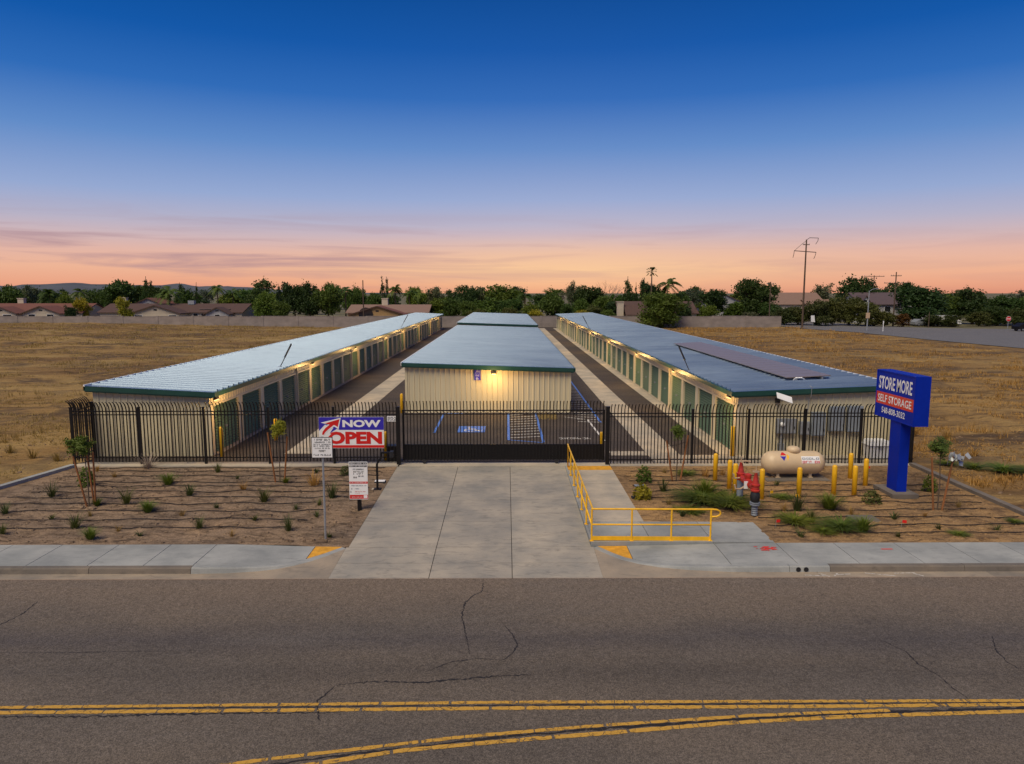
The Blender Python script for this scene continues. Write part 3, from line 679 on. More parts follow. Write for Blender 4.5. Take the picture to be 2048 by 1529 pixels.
# ------------------------------------------------------------------ storage buildings
RIB = [(0.0, 0.0), (0.10, 0.0), (0.125, 0.032), (0.165, 0.032), (0.19, 0.0)]
def ribbed(m, p0, p1, nrm, zb, zt):
    """vertical ribbed wall sheet from p0 to p1 (2-D), ribs standing out along nrm, zt(t) = top height"""
    p0, p1, nrm = Vector(p0), Vector(p1), Vector(nrm); L = (p1 - p0).length; d = (p1 - p0) / L; S = []
    k = 0
    while k * 0.305 < L:
        for s, o in RIB:
            t = k * 0.305 + s
            if t < L: S.append((t, o))
        k += 1
    S.append((L, 0.0)); b = len(m.v)
    for t, o in S:
        q = p0 + d * t + nrm * o; m.v += [(q.x, q.y, zb), (q.x, q.y, zt(t / L))]
    flip = (d.x * nrm.y - d.y * nrm.x) > 0
    for i in range(len(S) - 1):
        f = (b + 2 * i, b + 2 * i + 2, b + 2 * i + 3, b + 2 * i + 1); m.f.append(f[::-1] if flip else f)
    return m
def roof_sheet(xa, za, xb, zb, y0, y1, lip=0.02):
    m = MB(); S = []; k = 0
    while y0 + k * 0.61 < y1:
        for s, o in ((0.0, 0.0), (0.44, 0.0), (0.47, 0.07), (0.53, 0.07), (0.56, 0.0)):
            y = y0 + k * 0.61 + s
            if y < y1: S.append((y, o))
        k += 1
    S.append((y1, 0))
    for y, o in S: m.v += [(xa, y, za + o), (xb, y, zb + o)]
    flip = xb < xa
    for i in range(len(S) - 1):
        f = (2 * i, 2 * i + 1, 2 * i + 3, 2 * i + 2); m.f.append(f[::-1] if flip else f)
    return m
def sloped_bar(xa, za, xb, zb, y0, y1, h):
    return MB().hexa([(xa, y0, za - h), (xb, y0, zb - h), (xb, y1, zb - h), (xa, y1, za - h)], [(xa, y0, za), (xb, y0, zb), (xb, y1, zb), (xa, y1, za)])
def door_mesh(w, h):
    m = MB(); n = 17; s = h / n; V = []
    for i in range(n):
        z = i * s
        for q, d in ((0.0, 0.0), (0.50, 0.075), (0.85, 0.02)): V.append((z + q * s, d))
    V.append((h, 0.0)); b = 0
    for z, d in V: m.v += [(d, 0, z), (d, w, z)]
    m.f = [(2 * i, 2 * i + 1, 2 * i + 3, 2 * i + 2) for i in range(len(V) - 1)]
    return m
DOOR = door_mesh(2.56, 2.13).mesh('door', 'door')
LATCH = MB().box(0.02, 0.06, 1.0, 1.3, 0.95, 1.02).box(0.03, 0.10, 1.12, 1.18, 0.93, 1.04).mesh('latch', 'grey')
SILL = MB().box(-0.06, 0.12, -0.3, 2.75, -0.10, 0.02).mesh('sill', 'swale')
PIL = MB().box(-0.16, 0.02, -0.25, 0.25, 0.0, 2.14).box(-0.02, 0.04, -0.245, -0.20, 0.0, 2.14).box(-0.02, 0.04, 0.20, 0.245, 0.0, 2.14).mesh('pilaster', 'trim')
HOUSING = MB().hexa([(0.03, -0.15, -0.09), (0.15, -0.15, -0.05), (0.15, 0.15, -0.05), (0.03, 0.15, -0.09)], [(0.03, -0.15, 0.1), (0.13, -0.13, 0.09), (0.13, 0.13, 0.09), (0.03, 0.15, 0.1)]).mesh('wall_light', 'iron')
LENS = MB().hexa([(0.05, -0.12, -0.12), (0.14, -0.12, -0.085), (0.14, 0.12, -0.085), (0.05, 0.12, -0.12)], [(0.04, -0.125, -0.085), (0.155, -0.125, -0.055), (0.155, 0.125, -0.055), (0.04, 0.125, -0.085)]).mesh('lens', 'lens')
def wall_lamp(parent, loc, rz, watts):
    h = link('wall_light', HOUSING, parent, loc, (0, 0, rz)); link('lens', LENS, h)
def row_building(name, label, xin, xout, lamps, pitch=3.05, y0=30.2, y1=141.2):
    s = 1 if xin > xout else -1                    # outward direction of the door side
    b = thing(name, label, 'building', (xin, y0, 0), group='long drive-up storage rows')
    X = lambda x: x - xin
    W = lambda y: y - y0
    ze, zo = 2.80, 3.08                            # roof heights at eave and outer edge
    xe, xo = X(xin) + s * 0.26, X(xout) - s * 0.22
    m = MB(); ribbed(m, (0, 0), (X(xout), 0), (0, -1), -0.05, lambda t: 2.66 + 0.26 * t)
    ribbed(m, (X(xout), 0), (X(xout), y1 - y0), (-s, 0), -0.05, lambda t: 2.92)
    ribbed(m, (0, y1 - y0), (X(xout), y1 - y0), (0, 1), -0.05, lambda t: 2.66 + 0.26 * t)
    m.build('wall', 'wall', b)
    m = MB(); ribbed(m, (0, 0), (0, y1 - y0), (s, 0), 2.20, lambda t: 2.70); m.build('header_panel', 'trim', b)
    MB().box(min(s * 0.05, -s * 0.05), max(s * 0.05, -s * 0.05), 0, y1 - y0, 2.12, 2.21).build('header_trim', 'trim', b)
    MB().box(-0.06, 0.06, -0.03, 0.36, 0, 2.12).box(-0.10 * s - 0.05, -0.10 * s + 0.05, 0.06, 0.36, 0, 2.11).build('corner_trim', 'trim', b)
    n = int((y1 - y0 - 0.7) / pitch); r = 0 if s > 0 else PI
    for i in range(n):
        y = 0.66 + i * pitch
        ya = y if s > 0 else y + 2.56
        d = link('door', DOOR, b, (-s * 0.10, ya, 0.01), (0, 0, r))
        if i < 14: link('latch', LATCH, d)
        link('pilaster', PIL, b, (0, y + 2.56 + 0.245, 0), (0, 0, r))
        link('sill', SILL, b, (0, ya, 0), (0, 0, r))
    roof = roof_sheet(xe, ze, xo, zo, -0.22, y1 - y0 + 0.2).build('roof', 'roof', b)
    sloped_bar(min(xe, xo), ze - 0.012 if xe < xo else zo - 0.012, max(xe, xo), zo - 0.012 if xe < xo else ze - 0.012, -0.27, -0.2, 0.19).build('fascia', 'fascia', b)
    sloped_bar(min(xe, xo) + .03, (ze if xe < xo else zo) - 0.20, max(xe, xo) - .03, (zo if xe < xo else ze) - 0.20, -0.245, -0.1, 0.055).build('fascia_lip', 'fascia', b)
    ex = sorted((xe, xe + s * 0.11)); MB().box(ex[0], ex[1], -0.27, y1 - y0 + 0.2, ze - 0.20, ze - 0.004).build('gutter', 'fascia', b)
    ex = sorted((xe - s * 0.3, xe)); MB().box(ex[0], ex[1], -0.19, y1 - y0 + 0.19, ze - 0.16, ze - 0.10).build('soffit', 'trim', b)
    ex = sorted((xo, xo + s * 0.06)); MB().box(ex[0], ex[1], -0.27, y1 - y0 + 0.2, zo - 0.16, zo + 0.055).build('edge_flashing', 'white', b)
    for k in range(3, n, 5):
        y = 0.66 + k * pitch + 2.56 + 0.245; q = sorted((s * 0.04, s * 0.11))
        MB().box(q[0], q[1], y - 0.045, y + 0.045, 0.03, ze - 0.2).build('downspout', 'trim', b)
    for y in lamps: wall_lamp(b, (s * 0.0, W(y), 2.45), r, 0)
    return b
def fix_lamp(xin, s, ys, watts):
    for y, w in zip(ys, watts):
        d = bpy.data.lights.new('wall_lamp_light', 'POINT'); d.energy = w; d.color = (1.0, 0.60, 0.20); d.shadow_soft_size = 0.12
        o = bpy.data.objects.new('wall_lamp_light', d); COL.objects.link(o); o.location = (xin + s * 1.25, y, 2.2)
LL = [30.75, 46.3, 59.6, 74.8, 87.2, 102.6, 118, 132]; LR = [31.2, 41.9, 53.8, 68.8, 84, 99.5, 114.6, 130]
row_building('storage_building', 'long storage row on the left with green roll-up doors and metal roof', -12.75, -17.7, LL)
row_building('storage_building', 'long storage row on the right with solar panels on its roof', 9.98, 16.65, LR)
fix_lamp(-12.75, 1, LL, [100] + [92] * 7); fix_lamp(9.98, -1, LR, [92] * 8)
def block_building(label, x0, x1, y0, y1, zl, zr):
    b = thing('storage_building', label, 'building', (x0, y0, 0)); w, l = x1 - x0, y1 - y0
    m = MB(); ribbed(m, (0, 0), (w, 0), (0, -1), -0.04, lambda t: zl + (zr - zl) * t - 0.16); ribbed(m, (0, 0), (0, l), (-1, 0), -0.04, lambda t: zl - 0.15)
    ribbed(m, (w, 0), (w, l), (1, 0), -0.04, lambda t: zr - 0.15); ribbed(m, (0, l), (w, l), (0, 1), -0.04, lambda t: zl + (zr - zl) * t - 0.16)
    m.build('wall', 'wall', b)
    for x in (0, w): MB().box(x - 0.07, x + 0.07, -0.045, 0.09, 0, (zl if x == 0 else zr) - 0.18).build('corner_trim', 'wall', b)
    MB().box(-0.05, w + 0.05, -0.06, -0.034, -0.02, 0.07).build('base_trim', 'trim', b)
    roof_sheet(-0.2, zl, w + 0.2, zr, -0.22, l + 0.1).build('roof', 'roof', b)
    sloped_bar(-0.24, zl + 0.012, w + 0.24, zr - 0.012, -0.29, -0.215, 0.20).build('fascia', 'fascia', b)
    sloped_bar(-0.20, zl - 0.19, w + 0.20, zr - 0.212, -0.26, -0.1, 0.06).build('fascia_lip', 'fascia', b)
    MB().box(w + 0.2, w + 0.30, -0.29, l + 0.1, zr - 0.2, zr - 0.005).build('gutter', 'fascia', b)
    MB().box(-0.27, -0.2, -0.29, l + 0.1, zl - 0.16, zl + 0.05).build('edge_flashing', 'white', b)
    return b
cb = block_building('front tan metal storage block in the centre with a warm light on its wall', -5.88, 3.72, 41.35, 88.5, 2.95, 2.64)
wall_lamp(cb, (5.13, -0.035, 2.36), -PI / 2, 0)
d = bpy.data.lights.new('wall_lamp_light', 'POINT'); d.energy = 130; d.color = (1.0, 0.60, 0.20); d.shadow_soft_size = 0.12
o = bpy.data.objects.new('wall_lamp_light', d); COL.objects.link(o); o.location = (-0.75, 40.25, 2.05)
block_building('second storage block in the centre, behind the front one', -6.0, 3.72, 90.2, 135.0, 3.27, 2.95)

# blue accessible-parking plate
t = thing('parking_sign', 'small blue accessible parking plate on the tan wall of the centre block', 'sign', (-1.88, 41.27, 1.92))
MB().box(0, 0.36, -0.012, 0.03, 0, 0.60).build('plate', 'bannerblue', t)
m = MB(); scribble(m, [(0.06, 0.30, 0.50, 0.05), (0.04, 0.32, 0.42, 0.025), (0.05, 0.31, 0.30, 0.025), (0.07, 0.29, 0.23, 0.05)], lambda s, q: (s, -0.015, q), random.Random(2)); m.build('small_print', 'white', t)
m = MB()
for i in range(12):
    a, b = math.radians(100 + 250 * i / 12), math.radians(100 + 250 * (i + 1) / 12)
    m.poly([(0.16 + r * math.cos(q), -0.016, 0.09 + r * math.sin(q)) for r, q in ((0.05, a), (0.07, a), (0.07, b), (0.05, b))][::-1])
m.box(0.15, 0.17, -0.017, -0.015, 0.09, 0.17).box(0.16, 0.22, -0.017, -0.015, 0.10, 0.12).box(0.21, 0.23, -0.017, -0.015, 0.05, 0.11); m.build('wheelchair_symbol', 'white', t)
# masts lying up the roofs
for (x, y, z, dx, dy, L, lab) in ((-12.75, 39.8, 2.83, 0.45, 0.3, 1.5, 'black mast leaning on the left roof near its front'), (9.85, 37.9, 2.82, -0.40, 0.3, 1.5, 'black mast leaning on the right roof beside the solar panels'),
                           (9.75, 83.5, 2.82, -0.5, 0.5, 1.8, 'black mast far back on the right roof'), (-12.75, 86.0, 2.83, 0.5, 0.5, 1.9, 'black mast far back on the left roof')):
    t = thing('roof_mast', lab, 'mast', (x, y, z), group='roof masts')
    e = Vector((dx, dy, 1)).normalized() * L
    MB().tube([(0, 0, -0.03), tuple(e)], 0.024, 6).build('pole', 'iron', t)
    MB().tube([tuple(e * 0.42), tuple(e * 0.98)], 0.05, 6).build('radio_head', 'iron', t)
    MB().box(-0.12, 0.12, -0.08, 0.08, -0.03, 0.05).build('foot_plate', 'grey', t)
# solar array on the right-hand roof
t = thing('solar_array', 'row of dark solar panels on the right-hand roof', 'solar panels', (13.0, 32.6, 3.0))
def rz_(x): return 2.80 + (x - 9.72) / (16.87 - 9.72) * 0.28 - 3.0
PAN = MB().hexa([(0, 0.01, rz_(13.0) + 0.14), (2.05, 0.01, rz_(15.05) + 0.16), (2.05, 1.03, rz_(15.05) + 0.16), (0, 1.03, rz_(13.0) + 0.14)],
                [(0, 0.01, rz_(13.0) + 0.18), (2.05, 0.01, rz_(15.05) + 0.20), (2.05, 1.03, rz_(15.05) + 0.20), (0, 1.03, rz_(13.0) + 0.18)]).mesh('panel', 'solar')
for k in range(21): link('panel', PAN, t, (0, k * 1.07, 0))
for x in (0.4, 1.6): MB().box(x, x + 0.05, -0.1, 22.0, rz_(13.0 + x) + 0.03, rz_(13.0 + x) + 0.135).build('rail', 'grey', t)
MB().tube([(0.25, -0.15, 0.0), (0.3, -0.3, 0.12), (0.55, -0.35, 0.13), (0.75, -0.2, 0.02)], 0.03, 6).build('conduit', 'white', t)

# ------------------------------------------------------------------ iron fence and sliding gate
def picket_mesh(h, w=0.034, bend=0.24):
    P = [(0, 0.10), (0, h - 0.36), (-bend * 0.10, h - 0.25), (-bend * 0.32, h - 0.15), (-bend * 0.62, h - 0.06), (-bend, h)]
    m = MB()
    for y, z in P: m.v += [(-w / 2, y - w / 2, z), (w / 2, y - w / 2, z), (w / 2, y + w / 2, z), (-w / 2, y + w / 2, z)]
    k = len(P); m.f = [(i * 4 + j, i * 4 + (j + 1) % 4, (i + 1) * 4 + (j + 1) % 4, (i + 1) * 4 + j) for i in range(k - 1) for j in range(4)] + [(3, 2, 1, 0), tuple(range((k - 1) * 4, k * 4))]
    return m
PK = picket_mesh(2.60).mesh('picket', 'black')
POST = MB().box(-0.045, 0.045, -0.045, 0.045, -0.06, 2.33).box(-0.055, 0.055, -0.055, 0.055, 2.33, 2.36).mesh('post', 'black')
def fence(label, loc, rz, L, posts, z, extra=()):
    f = thing('iron_fence', label, 'fence', (loc[0], loc[1], z), rz, 'black iron fence runs')
    for z0, z1 in ((2.16, 2.20), (2.02, 2.06), (0.24, 0.28)): MB().box(0, L, 0.018, 0.052, z0, z1).build('rail', 'black', f)
    for x in posts: link('post', POST, f, (x, 0.03, 0))
    n = int(L / 0.137); s = L / n
    for i in range(n):
        x = s * (i + 0.5)
        if min([abs(x - p) for p in posts] + [9]) < 0.06: continue
        link('picket', PK, f, (x, 0, 0))
    return f
fence('black iron fence left of the gate, in front of the left storage row', (-17.72, 28.6), 0, 13.3, [0, 2.75, 5.38, 8.0, 10.65], 0.03)
fence('black iron fence right of the gate, behind the propane tank', (4.2, 28.55), 0, 12.6, [3.42, 5.72, 8.05, 10.35, 12.5], -0.07)
fence('short iron fence return joining the left fence end to the left storage row', (-17.74, 30.1), -PI / 2, 1.45, [0.0], 0.03)
fence('short iron fence return behind the blue sign, joining the right storage row', (16.75, 28.65), PI / 2, 1.5, [1.5], -0.07)
gt = thing('sliding_gate', 'wide black iron sliding gate across the driveway with solid lower panel', 'gate', (-4.28, 28.72, 0.02))
GL = 8.32
PG = picket_mesh(2.62, 0.033, 0.20).mesh('picket', 'black')
for i in range(61): link('picket', PG, gt, (0.07 + i * (GL - 0.14) / 60, 0, 0))
for z0, z1 in ((2.17, 2.215), (2.02, 2.06), (0.73, 0.78), (0.13, 0.21)): MB().box(0, GL, 0.016, 0.066, z0, z1).build('rail', 'black', gt)
MB().box(0.02, GL - 0.02, 0.022, 0.032, 0.205, 0.735).build('kick_panel', 'black', gt)
m = MB(); n = 60
for i in range(n):
    a, b = i * GL / n, (i + 1) * GL / n; z0, z1 = (2.06, 2.17) if i % 2 else (2.17, 2.06)
    m.tube([(a, 0.04, z0), (b, 0.04, z1)], 0.011, 4)
m.build('truss', 'black', gt)
for x in (0.0, GL - 0.06): MB().box(x, x + 0.06, 0.012, 0.07, 0.11, 2.22).build('end_stile', 'black', gt)
WH = MB().lathe([(0.03, -0.04), (0.085, -0.04), (0.085, 0.04), (0.03, 0.04)], 14, Matrix.Rotation(PI / 2, 4, 'X')).mesh('wheel', 'iron')
for x in (0.9, 6.35): link('wheel', WH, gt, (x, -0.04, 0.075))
for x, l in ((-4.42, 'black square post at the left end of the sliding gate'), (4.13, 'black square post at the right end of the sliding gate')):
    t = thing('gate_post', l, 'post', (x, 28.5, 0), group='gate posts')
    MB().box(-0.075, 0.075, -0.075, 0.075, -0.05, 2.38).build('column', 'black', t); MB().box(-0.085, 0.085, -0.085, 0.085, 2.38, 2.41).build('cap', 'black', t)
    for z in (0.35, 2.1): MB().box(-0.05, 0.05, 0.07, 0.16, z, z + 0.12).build('roller_bracket', 'iron', t)
t = thing('gate_operator', 'black gate motor cabinet behind the fence left of the gate post', 'cabinet', (-4.72, 29.15, 0))
MB().box(-0.26, 0.22, -0.2, 0.2, 0.0, 0.64).build('housing', 'black', t); MB().box(-0.28, 0.24, -0.22, 0.22, 0.64, 0.69).build('lid', 'iron', t); MB().box(-0.2, 0.16, -0.208, -0.2, 0.3, 0.33).build('seam', 'iron', t)

# ------------------------------------------------------------------ bollards
BOL = MB().lathe([(0.085, -0.1), (0.085, 0.93), (0.072, 0.97), (0.045, 0.99), (0.01, 1.0)], 16)
BME = BOL.mesh('bollard', 'yel', True)
for x, y, h, l in ((7.86, 26.06, 1.02, 'yellow bollard left of the propane tank, nearest the iron fence'), (8.07, 25.01, 1.02, 'yellow bollard just behind the red backflow valves, left of the tank'),
    (8.72, 23.56, 1.06, 'yellow bollard directly right of the red backflow valves'), (10.07, 23.73, 1.06, 'yellow bollard in front of the middle of the propane tank'),
    (11.47, 24.15, 1.04, 'yellow bollard in front of the right end of the propane tank, behind a bushy weed'), (12.13, 24.02, 1.05, 'yellow bollard nearest the street in the group beside the blue sign'),
    (13.1, 25.18, 1.02, 'yellow bollard right behind the blue sign post'), (13.02, 26.16, 1.0, 'yellow bollard farthest back in the group beside the blue sign'),
    (9.75, 30.0, 1.33, 'tall yellow bollard at the front corner of the right storage row'), (-12.2, 29.9, 1.33, 'tall yellow bollard at the front corner of the left storage row'),
    (-11.04, 33.5, 1.05, 'yellow bollard on the asphalt behind the staked young tree on the left'), (-6.15, 41.2, 1.15, 'yellow bollard at the left corner of the centre block'),
    (-5.1, 29.4, 1.22, 'yellow bollard beside the banner, behind the fence'), (4.02, 29.6, 1.15, 'yellow bollard behind the right gate post')):
    o = link('bollard', BME, None, (x, y, 0), None, (1, 1, h)); tag(o, l, 'bollard', 'yellow steel bollards')

# ------------------------------------------------------------------ signs
t = thing('open_banner', 'blue, white and red NOW OPEN banner tied on the left fence', 'banner', (-7.64, 28.50, 0.70))
BW, BH = 2.64, 1.29
def rect(m, x0, x1, z0, z1, y): m.poly([(x0, y, z0), (x1, y, z0), (x1, y, z1), (x0, y, z1)])
MB().box(0, BW, 0.0, 0.025, 0, BH).build('sheet', 'white', t)
m = MB(); rect(m, 0.84, BW - 0.004, 0.76, BH - 0.004, -0.004); m.poly([(0.004, -0.004, BH - 0.004), (0.004, -0.004, 0.72), (0.25, -0.004, 0.98), (0.84, -0.004, 0.76), (0.84, -0.004, BH - 0.004)]); m.build('blue_field', 'bannerblue', t)
m = MB(); m.poly([(0.44, -0.0045, 0.62), (0.72, -0.0045, 0.80), (0.60, -0.0045, 0.86)]); m.build('blue_accent', 'bannerblue', t)
m = MB(); rect(m, 0.0, BW, 0.015, 0.125, -0.004); m.build('red_band', 'red', t)
def arrow(y, gofs):
    c = [(0.04, 0.52), (0.10, 0.70), (0.22, 0.86), (0.38, 0.98), (0.08, 1.06), (0.90, 1.26), (0.80, 0.78), (0.62, 0.90), (0.42, 0.76), (0.26, 0.62), (0.14, 0.48)]
    if gofs: return [(0.12, 0.56), (0.15, 0.69), (0.27, 0.84), (0.44, 0.975), (0.26, 1.03), (0.85, 1.205), (0.77, 0.88), (0.62, 0.97), (0.40, 0.80), (0.25, 0.66), (0.19, 0.56)]
    return c
m = MB(); m.poly([(x, -0.006, z) for x, z in arrow(0, 0)][::-1]); m.build('arrow_outline', 'white', t)
m = MB(); m.poly([(x, -0.009, z) for x, z in arrow(0, 1)][::-1]); m.build('arrow', 'red', t)
link('now_lettering', text_mesh('now_lettering', 'NOW', 'white', 1.56, 0.30, 0.045), t, (0.96, -0.008, 0.87))
link('open_lettering', text_mesh('open_lettering', 'OPEN', 'red', 2.22, 0.52, 0.05), t, (0.34, -0.0075, 0.17))
m = MB(); m.poly([(0.50, -0.0085, 0.60), (0.34, -0.0085, 0.60), (0.34, -0.0085, 0.44)]); m.build('arrow_gap', 'white', t)
t = thing('camera_notice', 'small white notice plate on the fence beside the gate post', 'sign', (-4.87, 28.52, 1.80))
MB().box(0, 0.40, 0, 0.02, 0, 0.22).build('plate', 'white', t)
m = MB(); scribble(m, [(0.03, 0.37, 0.12, 0.065), (0.03, 0.37, 0.03, 0.065)], lambda s, q: (s, -0.003, q), random.Random(4)); m.build('small_print', 'ink', t)
t = thing('notice_sign', 'square white notice on a tall grey post beside the sidewalk', 'sign', (-5.2, 19.68, -0.03))
MB().tube([(0, 0.03, -0.1), (0, 0.03, 3.0)], 0.03, 6).build('post', 'grey', t)
MB().box(-0.30, 0.30, -0.02, -0.006, 2.40, 3.00).build('plate_edge', 'ink', t); MB().box(-0.282, 0.282, -0.026, -0.015, 2.418, 2.982).build('plate', 'white', t)
m = MB(); scribble(m, [(-0.24, 0.24, 2.90, 0.055), (-0.20, 0.24, 2.835, 0.04), (-0.24, 0.24, 2.775, 0.035), (-0.24, 0.22, 2.725, 0.035), (-0.20, 0.22, 2.665, 0.035), (-0.09, 0.10, 2.575, 0.055), (-0.24, 0.24, 2.465, 0.05)], lambda s, q: (s, -0.0285, q), random.Random(8)); m.build('small_print', 'ink', t)
t = thing('directory_sign', 'tall white instruction board with red bands on a short black post', 'sign', (-4.83, 22.62, -0.05))
MB().box(-0.06, 0.06, 0.0, 0.1, -0.1, 0.5).build('post', 'black', t); MB().box(-0.30, 0.30, -0.03, -0.004, 0.35, 1.60).build('board', 'white', t)
PM = lambda s, q: (s, -0.0335, q)
m = MB(); rect(m, -0.29, 0.30, 0.37, 0.50, -0.0322); rect(m, -0.29, 0.30, 0.875, 0.945, -0.0322); m.build('red_band', 'red', t)
m = MB(); rect(m, -0.285, 0.285, 1.515, 1.585, -0.0322); rect(m, -0.285, 0.285, 1.43, 1.485, -0.0322); m.build('black_band', 'ink', t)
rd = random.Random(12)
m = MB(); scribble(m, [(-0.27, 0.27, 1.53, 0.04), (-0.27, 0.27, 1.443, 0.03), (-0.26, 0.26, 0.895, 0.03), (-0.25, 0.12, 0.41, 0.03)], PM, rd); rect(m, 0.16, 0.28, 0.39, 0.49, -0.0335); m.build('white_print', 'white', t)
m = MB(); scribble(m, [(-0.17, 0.17, 1.33, 0.045), (-0.16, 0.17, 1.25, 0.05), (-0.16, 0.16, 1.18, 0.05), (-0.16, -0.05, 1.06, 0.05), (0.0, 0.17, 1.10, 0.045)], PM, rd); m.build('black_print', 'ink', t)
m = MB(); scribble(m, [(-0.23, 0.26, 0.79, 0.035), (-0.24, -0.18, 0.68, 0.05), (-0.15, 0.02, 0.69, 0.03), (-0.27, -0.22, 0.57, 0.06)], PM, rd); m.build('small_print', 'cab', t)
m = MB(); scribble(m, [(-0.12, 0.06, 0.60, 0.03), (0.07, 0.22, 0.60, 0.02), (-0.12, 0.04, 0.55, 0.02)], PM, rd); m.build('red_print', 'red', t)
t = thing('keypad_stand', 'black gooseneck keypad stand beside the driveway', 'keypad stand', (-4.66, 24.98, -0.03))
MB().tube([(0, 0, 0), (0, 0, 0.92), (0.05, 0, 1.02), (0.14, 0, 1.14), (0.16, 0, 1.22), (0.16, 0, 1.34)], 0.04, 8).build('stand', 'black', t)
MB().box(0.13, 0.56, -0.04, 0.04, 1.31, 1.37).build('arm', 'black', t); MB().box(0.48, 0.60, -0.12, 0.10, 1.18, 1.40).build('keypad', 'iron', t)
MB().box(-0.13, 0.13, -0.13, 0.13, -0.03, 0.02).build('base_plate', 'black', t); MB().box(-0.22, 0.2, -0.2, 0.2, -0.08, -0.012).build('footing', 'swale', t)
# pylon sign, its faces turned along the street
t = thing('pylon_sign', 'tall blue pylon sign reading STORE MORE SELF STORAGE with a phone number', 'sign', (13.55, 23.2, 0))
MB().box(0.0, 0.51, 0.0, 2.45, 2.56, 4.24).build('cabinet', 'blue', t)
m = MB()
for z0, z1 in ((2.56, 2.60), (4.20, 4.24)): m.box(-0.018, 0.0, -0.012, 2.46, z0, z1)
for y0_, y1_ in ((-0.012, 0.03), (2.42, 2.46)): m.box(-0.018, 0.0, y0_, y1_, 2.60, 4.20)
m.build('frame', 'blue', t)
MB().box(0.02, 0.36, 0.75, 1.4, 0.1, 2.56).build('post', 'blue', t)
MB().box(-0.28, 0.62, 0.42, 1.75, -0.15, 0.12).build('footing', 'kerb', t)
face = Matrix(((0, 1, 0), (-1, 0, 0), (0, 0, 1))).to_euler()      # text x runs towards the viewer, facing -x
MB().add([(-0.004, 2.42, 3.03), (-0.004, 0.03, 3.03), (-0.004, 0.03, 3.46), (-0.004, 2.42, 3.46)], [(0, 1, 2, 3)]).build('red_panel', 'red', t)
link('name_lettering', text_mesh('name_lettering', 'STORE MORE', 'white', 2.12, 0.46, 0.022), t, (-0.005, 2.30, 3.58), face)
link('trade_lettering', text_mesh('trade_lettering', 'SELF STORAGE', 'white', 2.14, 0.27, 0.018), t, (-0.008, 2.31, 3.11), face)
link('phone_lettering', text_mesh('phone_lettering', '548-808-3032', 'white', 1.5, 0.22, 0.016), t, (-0.005, 2.02, 2.72), face)

# ------------------------------------------------------------------ handrail
t = thing('handrail', 'yellow pipe handrail around the corner of the pedestrian ramp', 'handrail', (2.40, 19.34, 0))
RT = 0.027
y1 = 8.75
MB().tube([(0.08, y1, 0.02), (0.08, y1, 0.94), (0.06, y1 - 0.05, 0.95), (0.02, 0.03, 0.97), (0.0, 0.0, 0.97), (0.04, 0, 0.97), (3.38, 0, 0.95), (3.52, 0, 0.94), (3.60, 0, 0.90), (3.63, 0, 0.84), (3.60, 0, 0.78), (3.52, 0, 0.74), (3.36, 0, 0.735)], RT, 8).build('top_rail', 'yel', t, True)
MB().tube([(0.08, y1 - 0.02, 0.48), (0.0, 0.03, 0.52)], RT * 0.9, 8).tube([(0, 0, 0.52), (3.36, 0, 0.50)], RT * 0.9, 8).build('middle_rail', 'yel', t, True)
MB().hexa([(0, -0.012, 0.06), (3.36, -0.012, 0.035), (3.36, 0.012, 0.035), (0, 0.012, 0.06)], [(0, -0.012, 0.18), (3.36, -0.012, 0.15), (3.36, 0.012, 0.15), (0, 0.012, 0.18)]).build('toe_board', 'yel', t)
for i in range(6): 
    q = (i + 0) / 6; MB().tube([(0.08 * q, 0.01 + y1 * q, 0.0), (0.08 * q, 0.01 + y1 * q, 0.96)], RT, 8).box(0.08 * q - 0.05, 0.08 * q + 0.05, y1 * q - 0.05, y1 * q + 0.07, 0.03, 0.052).build('post', 'yel', t)
for x in (1.13, 2.25, 3.36): MB().tube([(x, 0, 0.0), (x, 0, 0.955)], RT, 8).box(x - 0.05, x + 0.05, -0.05, 0.05, 0.02, 0.055).build('post', 'yel', t)

# ------------------------------------------------------------------ propane tank and valves
t = thing('propane_tank', 'cream propane tank on a concrete pad in front of the iron fence', 'tank', (10.95, 26.5, 0))
Rk, Lk = 0.44, 0.80; tz = 0.56
prof = [(0.02, -Lk - 0.40)] + [(Rk * math.sin(a), -Lk - 0.40 * math.cos(a)) for a in [PI / 2 * k / 8 for k in range(1, 9)]] + [(Rk * math.sin(a), Lk + 0.40 * math.cos(a)) for a in [PI / 2 * k / 8 for k in range(8, 0, -1)]] + [(0.02, Lk + 0.40)]
AX = Matrix.Translation((0, 0, tz)) @ Matrix.Rotation(PI / 2, 4, 'Y')
smooth_by_angle(MB().lathe(prof, 36, AX).build('vessel', 'tank', t), 50)
smooth_by_angle(MB().lathe([(0.20, 0), (0.235, 0.02), (0.25, 0.09), (0.235, 0.16), (0.18, 0.21), (0.09, 0.235), (0.02, 0.24)], 24, Matrix.Translation((0.0, 0, tz + Rk - 0.04))).build('dome', 'tank', t), 50)
for x in (-0.62, 0.62):
    MB().box(x - 0.05, x + 0.05, -0.2, -0.14, 0.02, 0.24).box(x - 0.05, x + 0.05, 0.14, 0.2, 0.02, 0.24).box(x - 0.09, x + 0.09, -0.24, 0.24, 0.015, 0.04).build('leg', 'tank', t)
    MB().tube([(x * 1.25, -0.02, tz + Rk - 0.02), (x * 1.25, -0.02, tz + Rk + 0.05), (x * 1.25 + 0.05, -0.02, tz + Rk - 0.02)], 0.012, 5).build('lifting_lug', 'tank', t)
def cyl(s, a, r=Rk + 0.004): return (s, -r * math.cos(a), tz + r * math.sin(a))
